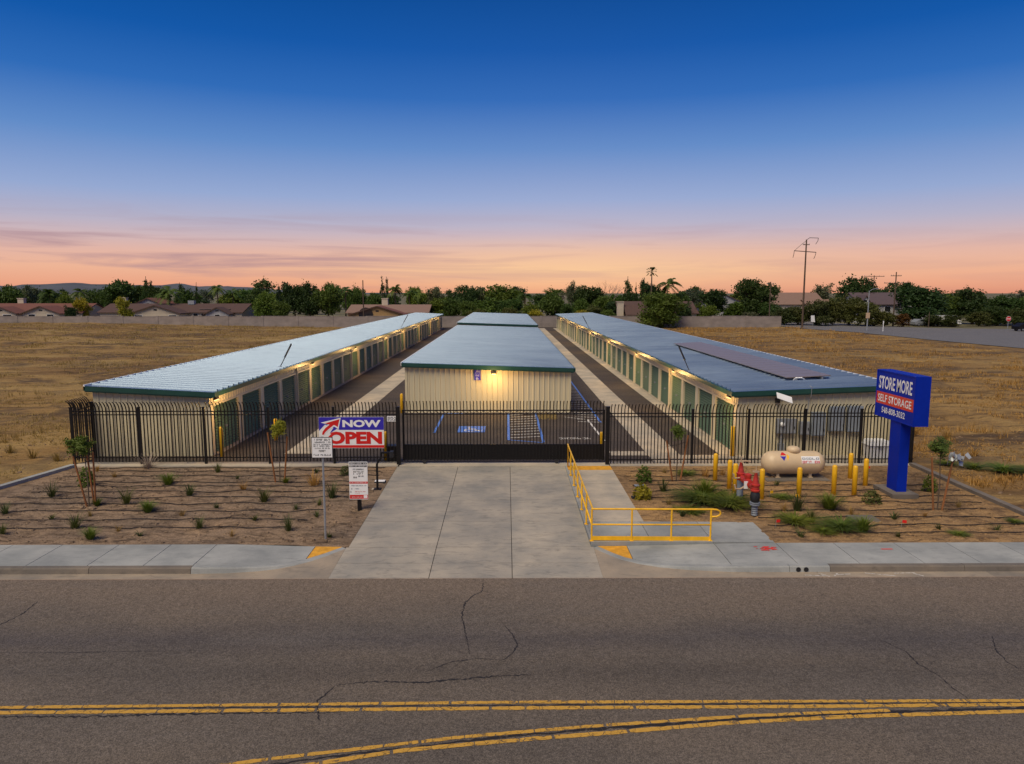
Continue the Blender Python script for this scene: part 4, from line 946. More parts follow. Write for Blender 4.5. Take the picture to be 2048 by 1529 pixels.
def cpatch(pts, n=6):  # polygon strips over the shell: list of (x0,x1,a0,a1) trapezoids
    m = MB()
    for (xa0, xa1, a0), (xb0, xb1, a1) in zip(pts, pts[1:]):
        for i in range(n):
            u, v = i / n, (i + 1) / n; L = lambda p, q, k: p + (q - p) * k
            m.poly([cyl(L(xa0, xb0, u), L(a0, a1, u)), cyl(L(xa1, xb1, u), L(a0, a1, u)), cyl(L(xa1, xb1, v), L(a0, a1, v)), cyl(L(xa0, xb0, v), L(a0, a1, v))])
    return m
R_ = math.radians
cpatch([(-0.60, -0.36, R_(50)), (-0.50, -0.46, R_(72))]).build('red_mark', 'red', t); cpatch([(-0.50, -0.485, R_(22)), (-0.62, -0.39, R_(44))]).build('blue_mark', 'bannerblue', t)
cpatch([(-0.36, -0.35, R_(22)), (-0.37, -0.27, R_(44)), (-0.34, -0.33, R_(58))]).build('yellow_mark', 'yel', t)
cpatch([(0.17, 0.86, R_(8)), (0.17, 0.86, R_(44))]).build('decal', 'white', t)
m = MB(); scribble(m, [(0.20, 0.84, 0.16, 0.20)], lambda s, q: cyl(s, q, Rk + 0.007), random.Random(3)); m.build('red_lettering', 'red', t)
m = MB(); scribble(m, [(0.20, 0.84, 0.46, 0.18)], lambda s, q: cyl(s, q, Rk + 0.007), random.Random(6)); m.build('grey_lettering', 'cab', t)
tag(MB().box(9.75, 12.15, 25.85, 27.15, -0.12, 0.015).build('concrete_pad', 'kerb'), 'flat concrete pad under the propane tank', 'pad')

t = thing('backflow_valves', 'red backflow valve assembly on grey pipes among weeds', 'valve assembly', (7.85, 21.75, -0.02))
m = MB()
for k in range(5): m.lathe([(0.085, 0.02 + k * 0.07), (0.10, 0.03 + k * 0.07), (0.10, 0.06 + k * 0.07), (0.085, 0.075 + k * 0.07)], 14)
smooth_by_angle(m.build('riser_pipe', 'cab', t)); m = MB()
for k in range(8): m.tube([(0.125 * math.cos(k * PI / 4), 0.125 * math.sin(k * PI / 4), 0.34), (0.125 * math.cos(k * PI / 4), 0.125 * math.sin(k * PI / 4), 0.46)], 0.014, 5)
m.build('flange_bolt_ring', 'grey', t)
smooth_by_angle(MB().lathe([(0.16, 0.37), (0.16, 0.41), (0.10, 0.412), (0.10, 0.43), (0.16, 0.432), (0.16, 0.455)], 18).build('flange', 'cab', t))
smooth_by_angle(MB().lathe([(0.10, 0.455), (0.135, 0.50), (0.15, 0.60), (0.145, 0.72), (0.11, 0.80)], 18).build('barrel', 'iron', t), 60)
def spool(y0_, y1_, r_, nm, fl=0.125):
    RX = Matrix.Translation((0, 0, 0.90)) @ Matrix.Rotation(-PI / 2, 4, 'X')
    return smooth_by_angle(MB().lathe([(fl, y0_), (fl, y0_ + 0.035), (r_ * .8, y0_ + 0.04), (r_, (y0_ + y1_) / 2 - .06), (r_, (y0_ + y1_) / 2 + .06), (r_ * .8, y1_ - 0.04), (fl, y1_ - 0.035), (fl, y1_)], 18, RX).build(nm, 'vred', t), 35)
smooth_by_angle(MB().lathe([(0.14, 0.80), (0.15, 0.82), (0.15, 0.85), (0.115, 0.87), (0.125, 0.93), (0.10, 1.0)], 18).build('inlet_tee', 'vred', t), 35)
spool(0.10, 0.42, 0.09, 'spool'); spool(0.43, 1.0, 0.14, 'check_body'); spool(1.01, 1.38, 0.10, 'spool')
def upright_valve(y):
    smooth_by_angle(MB().lathe([(0.135, 0.97), (0.145, 0.99), (0.145, 1.03), (0.10, 1.05), (0.062, 1.22), (0.04, 1.34), (0.045, 1.37), (0.015, 1.39)], 16, Matrix.Translation((0, y, 0.0))).build('bonnet', 'vred', t), 35)
    for s in (-1, 1): MB().tube([(s * 0.10, y, 1.03), (s * 0.03, y, 1.40)], 0.014, 5).build('yoke', 'vred', t)
    MB().tube([(0, y, 1.36), (0, y, 1.60)], 0.013, 6).build('stem', 'vtan', t)
    w = MB(); N = 14
    w.tube([(0.10 * math.cos(2 * PI * k / N), y + 0.10 * math.sin(2 * PI * k / N), 1.44) for k in range(N + 1)], 0.012, 5).tube([(-0.10, y, 1.44), (0.10, y, 1.44)], 0.009, 4).tube([(0, y - 0.10, 1.44), (0, y + 0.10, 1.44)], 0.009, 4); w.build('handwheel', 'vtan', t)
upright_valve(0.0); upright_valve(1.42)
MB().lathe([(0.10, 0.0), (0.115, 0.12), (0.115, 0.16), (0.04, 0.20)], 14, Matrix.Translation((0, 0.72, 1.0))).build('check_cover', 'vred', t)
smooth_by_angle(MB().lathe([(0.12, 0.80), (0.125, 1.0), (0.10, 1.02)], 16, Matrix.Translation((0, 1.45, 0))).build('outlet_tee', 'vred', t), 35)
smooth_by_angle(MB().tube([(0, 1.45, 0.82), (0, 1.45, 0.0)], 0.105, 14).build('outlet_riser', 'cab', t), 60)
MB().tube([(-0.10, 0.62, 0.80), (-0.30, 0.55, 0.72), (-0.46, 0.5, 0.74), (-0.5, 0.5, 0.88)], 0.03, 7).tube([(-0.1, 1.2, 0.92), (-0.28, 1.2, 0.9), (-0.32, 1.2, 1.06)], 0.026, 7).build('bypass_pipe', 'vtan', t)
MB().tube([(0.0, 1.42, 1.36), (0.12, 1.4, 1.45), (0.30, 1.38, 1.42)], 0.03, 7).build('outlet_pipe', 'vtan', t)
MB().box(-0.21, -0.09, 0.44, 0.46, 0.76, 1.0).build('tag_plate', 'white', t)
o = tag(link('bollard', BME, None, (8.06, 24.35, 0), None, (1, 1, 1.05)), 'orange-yellow bollard partly hidden behind the red backflow valves', 'bollard', 'yellow steel bollards')

# ------------------------------------------------------------------ service gear on the right building's front wall
def cabinet(x0, x1, z0, z1, lab, mat='cab', pipe=False, split=0):
    t = thing('electrical_cabinet', lab, 'cabinet', ((x0 + x1) / 2, 30.16, z0), group='electrical cabinets on the right front wall'); w = (x1 - x0) / 2
    MB().box(-w, w, -0.2, 0.0, 0, z1 - z0).build('case', mat, t)
    MB().box(-w + 0.03, w - 0.03, -0.215, -0.2, 0.03, z1 - z0 - 0.03).build('door', mat, t); MB().box(w - 0.09, w - 0.06, -0.235, -0.215, 0.2, 0.32).build('handle', 'iron', t)
    if pipe: MB().tube([(-w * 0.4, -0.09, 0.0), (-w * 0.4, -0.09, -z0 - 0.02)], 0.045, 8).build('conduit', 'grey', t); MB().box(-w * .4 - .13, -w * .4 + .13, -0.17, -0.01, -0.75, -0.45).build('junction_box', 'grey', t)
    return t
c = cabinet(11.62, 12.45, 0.98, 1.62, 'grey meter cabinet with a round meter, leftmost on the right front wall', 'grey', True)
MB().lathe([(0.09, 0), (0.09, 0.09), (0.06, 0.12), (0.01, 0.125)], 16, Matrix.Translation((-0.2, -0.215, 0.42)) @ Matrix.Rotation(PI / 2, 4, 'X')).build('meter', 'white', c)
cabinet(12.62, 13.05, 0.92, 1.5, 'narrow tan-grey switch box between the meter cabinet and tall cabinet', 'grey'); cabinet(13.14, 13.72, 0.88, 1.90, 'tall grey electrical cabinet behind the fence post', 'cab')
cabinet(13.90, 14.55, 1.08, 2.15, 'left of the two dark grey high panels on the right front wall', 'cab'); cabinet(14.68, 15.32, 1.05, 2.17, 'right of the two dark grey high panels on the right front wall', 'cab')
t = thing('flood_light', 'unlit white flood light plate tilted out under the right fascia', 'light', (11.7, 30.16, 2.5))
MB().hexa([(-0.28, -0.62, 0.10), (0.34, -0.72, -0.12), (0.34, -0.70, -0.14), (-0.28, -0.60, 0.08)], [(-0.28, -0.50, 0.33), (0.34, -0.60, 0.13), (0.34, -0.58, 0.12), (-0.28, -0.48, 0.32)]).build('panel', 'white', t)
MB().tube([(-0.05, 0, -0.1), (-0.05, -0.5, 0.08)], 0.05, 6).box(-0.14, 0.06, -0.08, 0.0, -0.2, 0.0).build('bracket', 'iron', t)
tag(MB().tube([(12.98, 30.12, 1.9), (13.0, 30.10, 2.5), (13.02, 29.93, 2.6), (13.02, 29.9, 3.02), (12.95, 30.0, 3.06)], 0.016, 5).build('service_cable', 'grey'), 'thin cable running from the right roof edge down to the cabinets', 'cable')
t = thing('utility_chest', 'white plastic utility chest with rounded lid beside the blue sign, behind the fence', 'chest', (15.75, 29.55, 0))
MB().hexa([(-0.36, -0.28, 0.0), (0.36, -0.28, 0.0), (0.36, 0.28, 0.0), (-0.36, 0.28, 0.0)], [(-0.42, -0.32, 0.62), (0.42, -0.32, 0.62), (0.42, 0.32, 0.62), (-0.42, 0.32, 0.62)]).build('body', 'white', t)
MB().hexa([(-0.46, -0.36, 0.60), (0.46, -0.36, 0.60), (0.46, 0.36, 0.60), (-0.46, 0.36, 0.60)], [(-0.38, -0.28, 0.80), (0.38, -0.28, 0.80), (0.38, 0.28, 0.80), (-0.38, 0.28, 0.80)]).build('lid', 'white', t)
MB().box(-0.1, 0.1, -0.38, -0.32, 0.52, 0.60).build('latch', 'grey', t)

# ------------------------------------------------------------------ planting bed details
def hose(x0, x1, y, seed, amp=0.065):
    r = random.Random(seed); ph = r.uniform(0, 9); P = []; n = int((x1 - x0) / 0.22)
    for i in range(n + 1):
        x = x0 + (x1 - x0) * i / n
        yy = y + amp * fbm(x * 0.35, ph, 3) + 0.03 * math.sin(x * 2.1 + ph); P.append((x, yy, bed_z(x, yy) + 0.030 + 0.02 * max(0, fbm(x * 0.8, ph + 5, 2))))
    return MB().tube(P, 0.0145, 5)
HL = [28.0, 27.5, 26.72, 25.85, 25.26, 24.57, 23.83, 23.13, 22.3, 21.43, 20.63]
HLx = [(-16.9, -4.9), (-16.2, -5.0), (-17.0, -4.9), (-15.9, -5.6), (-16.4, -5.0), (-16.8, -5.6), (-17.2, -5.2), (-17.3, -6.4), (-17.4, -5.9), (-17.4, -6.2), (-17.4, -6.6)]
for i, (y, (a, b)) in enumerate(zip(HL, HLx)):
    tag(hose(a, b, y, 100 + i).build('drip_hose', 'hose'), f'thin black drip hose across the left bed, {ordw(i)} from the fence', 'hose', 'drip hoses in the beds')
HR = [(4.9, 8.6, 27.4), (4.5, 9.6, 26.6), (4.6, 8.8, 25.9), (4.6, 16.0, 25.25), (4.5, 16.2, 24.55), (4.9, 16.2, 23.8), (5.2, 16.0, 23.1), (4.8, 15.6, 22.3), (7.9, 16.1, 21.5), (7.9, 16.2, 20.75), (8.0, 16.2, 20.05)]
for i, (a, b, y) in enumerate(HR):
    tag(hose(a, b, y, 140 + i).build('drip_hose', 'hose'), f'thin black drip hose across the right bed, {ordw(i)} from the fence', 'hose', 'drip hoses in the beds')
def tuft_mesh(name, mat, n, h, spread, w, droop, seed, lean=0.5):
    r = random.Random(seed); m = MB()
    for k in range(n):
        a = r.uniform(0, 2 * PI); d = spread * r.random() ** 0.7; hh = h * r.uniform(0.45, 1.0); bx, by = 0.25 * d * math.cos(a), 0.25 * d * math.sin(a)
        tx, ty = math.cos(a), math.sin(a); px, py = -ty, tx; ww = w * r.uniform(0.6, 1.3)
        P = []
        for q in (0, 0.45, 0.8, 1.0):
            o = d * (q ** 1.6); z = hh * (q - droop * q ** 3); P.append((bx + tx * o, by + ty * o, z, ww * (1 - 0.8 * q)))
        for (x, y, z, s), (x2, y2, z2, s2) in zip(P, P[1:]):
            m.add([(x - px * s, y - py * s, z), (x + px * s, y + py * s, z), (x2 + px * s2, y2 + py * s2, z2), (x2 - px * s2, y2 - py * s2, z2)], [(0, 1, 2, 3)])
    return m.mesh(name, mat)
def leafy_mesh(name, mat, n, h, rad, seed, size=0.035, flat=1.0):
    r = random.Random(seed); m = MB()
    for k in range(n):
        a = r.uniform(0, 2 * PI); d = rad * r.random() ** 0.55; z = h * (r.random() ** 0.8) * (1 - 0.55 * (d / rad) ** 2) + 0.01
        c = Vector((d * math.cos(a), d * math.sin(a), z * flat)); u = Vector((r.gauss(0, 1), r.gauss(0, 1), r.gauss(0, 0.6))).normalized(); v = u.orthogonal().normalized()
        v = Matrix.Rotation(r.uniform(0, 6.28), 3, u) @ v; s = size * r.uniform(0.6, 1.4)
        m.add([c - v * s * 0.35, c + u * s * 0.9, c + v * s * 0.35, c - u * s * 0.9], [(0, 1, 2, 3)])
    return m.mesh(name, mat)
PM_ = {
 'tuft': [tuft_mesh('foliage', 'tuft', 70, 0.42, 0.24, 0.010, 0.12, s) for s in (1, 2, 3)],
 'weed': [tuft_mesh('foliage', 'grass', 260, 0.48, 0.34, 0.010, 0.25, s) for s in (4, 5)],
 'mat': [tuft_mesh('foliage', 'grass', 420, 0.34, 0.75, 0.019, 0.35, s) for s in (6, 7)],
 'dry': [tuft_mesh('foliage', 'straw', 60, 0.50, 0.30, 0.007, 0.35, s) for s in (8, 9)],
 'twig': [tuft_mesh('foliage', 'twig', 90, 0.60, 0.55, 0.008, 0.1, 10)],
 'lime': [leafy_mesh('foliage', 'leafY', 420, 0.34, 0.22, 11, 0.05)],
 'leafy': [leafy_mesh('foliage', 'leafC', 300, 0.5, 0.20, 12, 0.055), leafy_mesh('foliage', 'tuft', 260, 0.36, 0.22, 13, 0.05)],
 'small': [tuft_mesh('foliage', 'tuft', 26, 0.18, 0.13, 0.010, 0.3, s) for s in (14, 15)]}
DESC = {'tuft': ('grass_tuft', 'dark green spiky tuft', 'plant'), 'weed': ('weed_clump', 'fresh green weed clump', 'weed'), 'mat': ('weed_mat', 'low mat of green weeds', 'weed'), 'dry': ('dry_grass_clump', 'dry straw-coloured grass clump', 'plant'),
 'twig': ('bare_shrub', 'leafless grey twiggy shrub', 'shrub'), 'lime': ('lime_shrub', 'bright yellow-green little shrub', 'shrub'), 'leafy': ('leafy_shrub', 'leafy green little shrub', 'shrub'), 'small': ('seedling', 'tiny green seedling', 'plant')}
PL = [(-16.11, 27.42, 'dry', .6), (-12.48, 25.63, 'weed', 1.1), (-14.44, 28.1, 'twig', 1.2), (-11.05, 24.16, 'tuft', 1.0), (-12.77, 23.26, 'tuft', 1.15), (-11.6, 22.35, 'weed', 1.0), (-11.31, 27.25, 'tuft', .8), (-9.42, 24.8, 'dry', .8),
 (-8.22, 23.43, 'tuft', 1.1), (-9.53, 22.7, 'small', 1.3), (-7.09, 25.47, 'dry', 1.5), (-5.99, 23.75, 'tuft', 1.15), (-6.23, 26.94, 'leafy', 1.0), (-6.21, 22.92, 'small', 1.2), (-6.89, 22.55, 'small', 1.2), (-5.98, 21.74, 'small', 1.2),
 (-7.82, 21.38, 'small', 1.3), (-6.47, 20.41, 'tuft', .9), (-9.22, 20.65, 'tuft', .85), (-11.54, 20.45, 'dry', .5), (-12.97, 20.73, 'tuft', 1.1), (-14.2, 21.55, 'small', 1.3), (-16.09, 22.21, 'tuft', .8), (-15.72, 23.99, 'tuft', 1.0),
 (-14.75, 20.18, 'tuft', .7), (-11.9, 19.68, 'weed', .8), (-15.3, 25.3, 'leafy', 1.2), (-13.6, 23.0, 'weed', .6), (-8.2, 25.75, 'weed', .6), (-5.15, 19.95, 'small', 1.2), (-8.0, 20.0, 'dry', .5), (-10.3, 21.9, 'dry', .6), (-15.0, 26.6, 'dry', .6), (-13.2, 21.9, 'dry', .5), (-7.5, 27.3, 'small', 1.2), (-10.2, 26.3, 'small', 1.0), (-5.4, 25.4, 'dry', .7), (-16.6, 21.0, 'dry', .6), (-10.6, 19.9, 'small', 1.1)]
PR = [(5.13, 25.83, 'leafy', 1.3), (5.56, 24.54, 'tuft', 1.0), (4.65, 23.64, 'lime', 1.3), (6.62, 23.28, 'mat', 1.45), (6.96, 26.78, 'mat', .6), (7.63, 26.56, 'dry', 1.0), (7.4, 22.75, 'mat', 1.2), (6.9, 23.9, 'weed', 1.5), (9.44, 22.28, 'tuft', 1.2),
 (10.58, 22.5, 'weed', 1.45), (12.23, 23.0, 'leafy', 1.25), (9.5, 23.7, 'mat', .55), (8.85, 21.0, 'mat', .85), (9.41, 21.13, 'tuft', 1.0), (10.0, 20.45, 'mat', .95), (10.53, 20.2, 'weed', 1.1), (12.09, 21.37, 'small', 1.4), (15.02, 24.44, 'leafy', 1.1),
 (8.53, 19.8, 'small', 1.4), (9.35, 20.2, 'mat', .55), (13.18, 19.88, 'mat', .4), (5.54, 21.7, 'small', 1.5), (5.9, 22.2, 'mat', .7), (9.9, 25.3, 'small', 1.3), (12.6, 27.6, 'dry', .5), (14.6, 20.3, 'small', 1.3), (13.9, 27.7, 'small', 1.0), (15.6, 21.0, 'mat', .35), (8.4, 26.9, 'dry', .8), (6.2, 27.2, 'dry', .6), (11.0, 21.9, 'dry', .6), (13.2, 21.6, 'dry', .5), (9.0, 22.3, 'dry', .7), (5.4, 22.9, 'dry', .6), (14.9, 22.6, 'dry', .6), (12.9, 20.4, 'small', 1.2), (11.3, 19.7, 'small', 1.2)]
rp = random.Random(9); MIRROR = {}
def base_offset(): return rp.uniform(0, 6.28)
for side, lst, whose in (('left', PL, 'left'), ('right', PR, 'right')):
    for kind in DESC:
        mem = sorted([p for p in lst if p[2] == kind], key=lambda p: p[0])
        nm, ds, cat = DESC[kind]
        for i, (x, y, k, s) in enumerate(mem):
            me = PM_[kind][i % len(PM_[kind])]
            s *= 1.35 if kind in ('tuft', 'small', 'dry') else 1.1
            o = link(nm, me, None, (x, y, bed_z(x, y) - 0.01), (0, 0, base_offset()), (s, s, s * rp.uniform(0.9, 1.15)))
            lab = f'{ds} in the {side} bed' + (f', {ordw(i)} such from the left' if len(mem) > 1 else '')
            tag(o, lab, cat, f'{ds}s in the beds')
# stones, clods and litter of the beds: uncountable
def rubble(name, n, region, mat, label, smin, smax, seed, zf):
    r = random.Random(seed); m = MB()
    for k in range(n):
        x = r.uniform(region[0], region[1]); y = r.uniform(region[2], region[3]); s = smin + (smax - smin) * r.random() ** 3; z = zf(x, y) - s * 0.3
        if 4.2 < x < 7.7 and y < 21.2: continue
        q = [s * r.uniform(0.6, 1.2) for _ in range(8)]; a = r.uniform(0, 6.28); ca, sa = math.cos(a), math.sin(a)
        B = [(-q[0], -q[1]), (q[2], -q[3]), (q[4], q[5]), (-q[6], q[7])]; rot = [(bx * ca - by * sa, bx * sa + by * ca) for bx, by in B]
        m.hexa([(x + bx, y + by, z) for bx, by in rot], [(x + bx * .6, y + by * .6, z + s * r.uniform(.6, 1.1)) for bx, by in rot])
    return tag(m.build(name, mat), label, 'stones', kind='stuff')
rubble('soil_clods', 3500, (-17.3, -4.7, 19.4, 28.0), 'dirtL', 'scattered soil clods of the left bed', 0.012, 0.06, 1, bed_z)
rubble('soil_clods', 3200, (4.5, 16.2, 19.4, 28.0), 'dirtR', 'scattered soil clods of the right bed', 0.012, 0.06, 2, bed_z)
rubble('field_stones', 260, (-26, -18.4, 20, 34), 'verge', 'stones on the field edge left', 0.02, 0.10, 3, field_z)
rubble('field_stones', 420, (17.2, 30, 19.5, 36), 'verge', 'stones on the field edge right', 0.02, 0.10, 4, field_z)
for x, y, s, l in ((-13.95, 22.72, 0.10, 'pale stone at the foot of the leftmost staked tree'), (-13.55, 22.6, 0.13, 'larger pale stone right of the leftmost staked tree'), (-5.05, 22.75, 0.09, 'pale stone beside the black post of the instruction board')):
    r = random.Random(int(x * 100)); m = MB(); m.lathe([(s * .5, -s * .4), (s, -s * .1), (s * .95, s * .25), (s * .5, s * .5), (s * .1, s * .55)], 7); m.v = [(a * r.uniform(.8, 1.2), b * r.uniform(.7, 1.1), c) for a, b, c in m.v]
    tag(link('stone', m.mesh('stone', 'dirtL'), None, (x, y, bed_z(x, y) + 0.02)), l, 'stone', 'stones in the beds')
# irrigation valve boxes
for i, (x, y, mt, l) in enumerate(((-4.72, 25.85, 'white', 'white round-topped irrigation cover beside the keypad stand'), (4.85, 25.2, 'cab', 'grey irrigation valve box near the ramp tactile strip'), (4.5, 23.75, 'iron', 'dark irrigation valve box left of the lime shrub'), (11.1, 21.35, 'kerb', 'flat concrete utility lid among the weeds'))):
    t = thing('valve_box', l, 'valve box', (x, y, bed_z(x, y))); k = 2.2 if i == 3 else 1.0
    MB().hexa([(-0.22 * k, -0.14 * k, -0.06), (0.22 * k, -0.14 * k, -0.06), (0.22 * k, 0.14 * k, -0.06), (-0.22 * k, 0.14 * k, -0.06)], [(-0.19 * k, -0.12 * k, 0.05), (0.19 * k, -0.12 * k, 0.05), (0.19 * k, 0.12 * k, 0.05), (-0.19 * k, 0.12 * k, 0.05)]).build('box', 'iron' if i < 2 else mt, t)
    MB().box(-0.185 * k, 0.185 * k, -0.115 * k, 0.115 * k, 0.051, 0.066).build('lid', mt, t)
for x, y, mt, l in ((8.09, 20.6, 'red', 'orange marking flag in the soil near the landing corner'), (11.89, 20.6, 'red', 'orange marking flag in the right bed near the sidewalk'), (9.05, 23.7, 'yel', 'yellow marking flag right of the red valves'), (9.75, 23.3, 'yel', 'yellow marking flag near the middle bollard'), (14.2, 27.3, 'red', 'faded red marking flag near the fence by the sign')):
    t = thing('marking_flag', l, 'flag', (x, y, bed_z(x, y)), rp.uniform(-.5, .5), 'small marking flags')
    MB().tube([(0, 0, -0.02), (0.02, 0, 0.24)], 0.005, 4).build('wire', 'grey', t); MB().box(0.02, 0.14, -0.003, 0.003, 0.15, 0.24).build('flag', mt, t)

def young_tree(label, x, y, h, crown_c, crown_r, mat, seed, tops, leaves=420):
    t = thing('young_tree', label, 'tree', (x, y, bed_z(x, y)), group='staked young trees')
    r = random.Random(seed)
    MB().tube([(0, 0, -0.05), (0.02, 0, h * 0.4), (-0.02, 0.01, h * 0.75), (crown_c[0], crown_c[1], h)], [0.022, 0.018, 0.014, 0.006], 6).build('stem', 'bark', t)
    for (bx, by, tx, ty, tz) in tops: MB().tube([(bx, by, -0.1), (tx, ty, tz)], [0.032, 0.030], 7).build('stake', 'wood', t)
    if len(tops) > 1:
        a, b = tops[0], tops[-1]; q = 0.86; P = [(s[0] + (s[2] - s[0]) * q, s[1] + (s[3] - s[1]) * q, s[4] * q) for s in (a, b)]
        MB().tube([P[0], ((P[0][0] + P[1][0]) / 2, -0.03, (P[0][2] + P[1][2]) / 2 - 0.02), P[1]], 0.012, 5).build('tie', 'hose', t)
    m = MB(); C = Vector((crown_c[0], crown_c[1], crown_c[2]))
    tw = MB()
    for k in range(14):
        d = Vector((r.gauss(0, 1), r.gauss(0, 1), r.gauss(0.2, 0.8))).normalized(); e = C + Vector((d.x * crown_r[0], d.y * crown_r[0], d.z * crown_r[1])) * 0.9
        tw.tube([tuple(C - Vector((0, 0, crown_r[1] * 0.7))), tuple((C + e) / 2 - Vector((0, 0, .05))), tuple(e)], 0.005, 4)
        for q in range(leaves // 14):
            u_ = r.random() ** 0.6; p = C.lerp(e, u_) + Vector((r.gauss(0, .06), r.gauss(0, .06), r.gauss(0, .06))); u = Vector((r.gauss(0, 1), r.gauss(0, 1), r.gauss(-.3, .8))).normalized(); v = u.orthogonal().normalized(); s = r.uniform(0.03, 0.07)
            m.add([p - u * s, p + v * s * .3, p + u * s, p - v * s * .3], [(0, 1, 2, 3)])
    c = m.build('crown', mat, t); tw.build('twigs', 'bark', c)
    return t
young_tree('young tree with feathery crown and three stakes, leftmost in front of the fence corner', -13.83, 22.93, 2.0, (-0.2, 0.0, 2.0), (0.46, 0.34), 'leafC', 1, [(-0.06, 0, -0.40, 0.0, 1.68), (0.06, 0.2, -0.06, 0.2, 1.72), (0.16, 0.1, 0.20, 0.1, 1.78)], 1500)
young_tree('young tree with yellow-green crown between two stakes, left of the banner', -8.44, 25.83, 2.0, (0.0, 0.0, 2.02), (0.27, 0.36), 'leafY', 2, [(-0.15, 0, -0.38, 0.0, 1.9), (0.16, 0.0, 0.34, 0.0, 1.75)], 1400)
young_tree('young tree with small light crown between two stakes, behind the ramp', 6.36, 25.93, 1.85, (0.02, 0.0, 1.88), (0.22, 0.32), 'leafC', 3, [(-0.12, 0, -0.40, 0.0, 1.55), (0.14, 0.0, 0.40, 0.0, 1.75)], 900)
young_tree('young tree with drooping crown and leaning stakes, right of the blue sign', 13.98, 22.25, 2.15, (-0.02, 0.0, 2.05), (0.36, 0.34), 'leafA', 4, [(-0.12, 0, -0.30, 0.0, 1.75), (0.14, 0.0, 0.40, 0.0, 1.80)], 1400)
r = random.Random(31); m = MB()
for k in range(26):
    c = Vector((14.38 + 0.15 + r.gauss(0, .15), 22.25 + r.gauss(0, .05), 1.84 - 0.25 * r.random() + r.gauss(0, .04))); u = Vector((r.gauss(0, 1), r.gauss(0, 1), r.gauss(0, 1))).normalized(); v = u.orthogonal(); s = r.uniform(.04, .09)
    m.add([c - u * s - v * s, c + u * s - v * s * .6, c + u * s * .8 + v * s, c - u * s * .7 + v * s * .8], [(0, 1, 2, 3)])
tag(m.build('plastic_scrap', 'grey'), 'torn silvery plastic scrap caught on the stake right of the blue sign', 'litter')

# ------------------------------------------------------------------ dry grass on the fields
def straw_field(name, n, xr, label, seed, mat='straw'):
    r = random.Random(seed); m = MB(); V = m.v; F = m.f; c = 0; tries = 0
    while c < n and tries < n * 6:
        tries += 1
        y = 19.5 + 125 * r.random() ** 1.7; x = xr[0] + (xr[1] - xr[0]) * r.random() ** 1.6
        if abs(x) > 0.82 * y + 6 or x > 61: continue
        dens = 0.40 + 1.4 * fbm(x * 0.14, y * 0.34, 4, 3.0)
        if x > 0 and 24.6 < x < 27.8: dens -= 0.6
        if y < 30: dens -= 0.25
        if y > 110: dens += 0.3
        if r.random() > dens: continue
        c += 1; z = field_z(x, y) - 0.02; far = 1 + y / 90; s = r.uniform(0.10, 0.26) * (2.3 if fbm(x * .22, y * .3, 3, 7.0) > 0.28 else 0.8) * (0.55 if y < 32 else 1.0)
        for k in range(5):
            a = r.uniform(0, 6.28); d = 0.10 * far; px, py = x + r.gauss(0, .06) * far, y + r.gauss(0, .06) * far; w = 0.012 * far; h = s * r.uniform(.5, 1.1)
            tx, ty = math.cos(a), math.sin(a); b = len(V)
            V += [(px - ty * w, py + tx * w, z), (px + ty * w, py - tx * w, z), (px + tx * d * 1.1, py + ty * d * 1.1, z + h)]; F.append((b, b + 1, b + 2))
    return tag(m.build(name, mat), label, 'grass', kind='stuff')
straw_field('dry_grass', 22000, (-18.1, -125), 'dry straw grass over the left field', 21)
straw_field('dry_grass', 20000, (17.3, 63), 'dry straw grass over the right field', 22)
r = random.Random(40)
for i, (x, y, s, k) in enumerate(((-18.5, 30.5, 2.0, 'dry'), (-19.0, 29.5, 1.8, 'dry'), (-20.5, 30.2, 1.9, 'dry'), (-22.0, 31.0, 1.8, 'dry'), (-20.0, 32.0, 1.6, 'dry'), (19.0, 33.5, 2.2, 'dry'), (20.2, 34.5, 2.0, 'dry'), (21.2, 33.4, 2.2, 'dry'), (20.6, 30.5, 1.6, 'dry'), (22.4, 29.7, 1.6, 'dry'))):
    lst = 'left' if x < 0 else 'right'; o = link('dry_grass_clump', PM_['dry'][i % 2], None, (x, y, field_z(x, y)), (0, 0, r.uniform(0, 6)), (s, s, s * .8))
    tag(o, f'big straw-yellow grass clump at the edge of the {lst} field, {ordw(i if i < 5 else i - 5)} of its group', 'grass', 'straw clumps at the field edge')
for i, (x, y, s) in enumerate(((18.9, 27.9, .9), (19.6, 27.2, 1.1), (20.4, 26.7, 1.0), (18.2, 28.6, .7))):
    o = link('weed_mat', PM_['mat'][i % 2], None, (x, y, field_z(x, y)), (0, 0, r.uniform(0, 6)), (s, s, s)); tag(o, f'low grey-green weeds on the right field edge, {ordw(i)} from the front', 'weed', 'weeds on the right field edge')

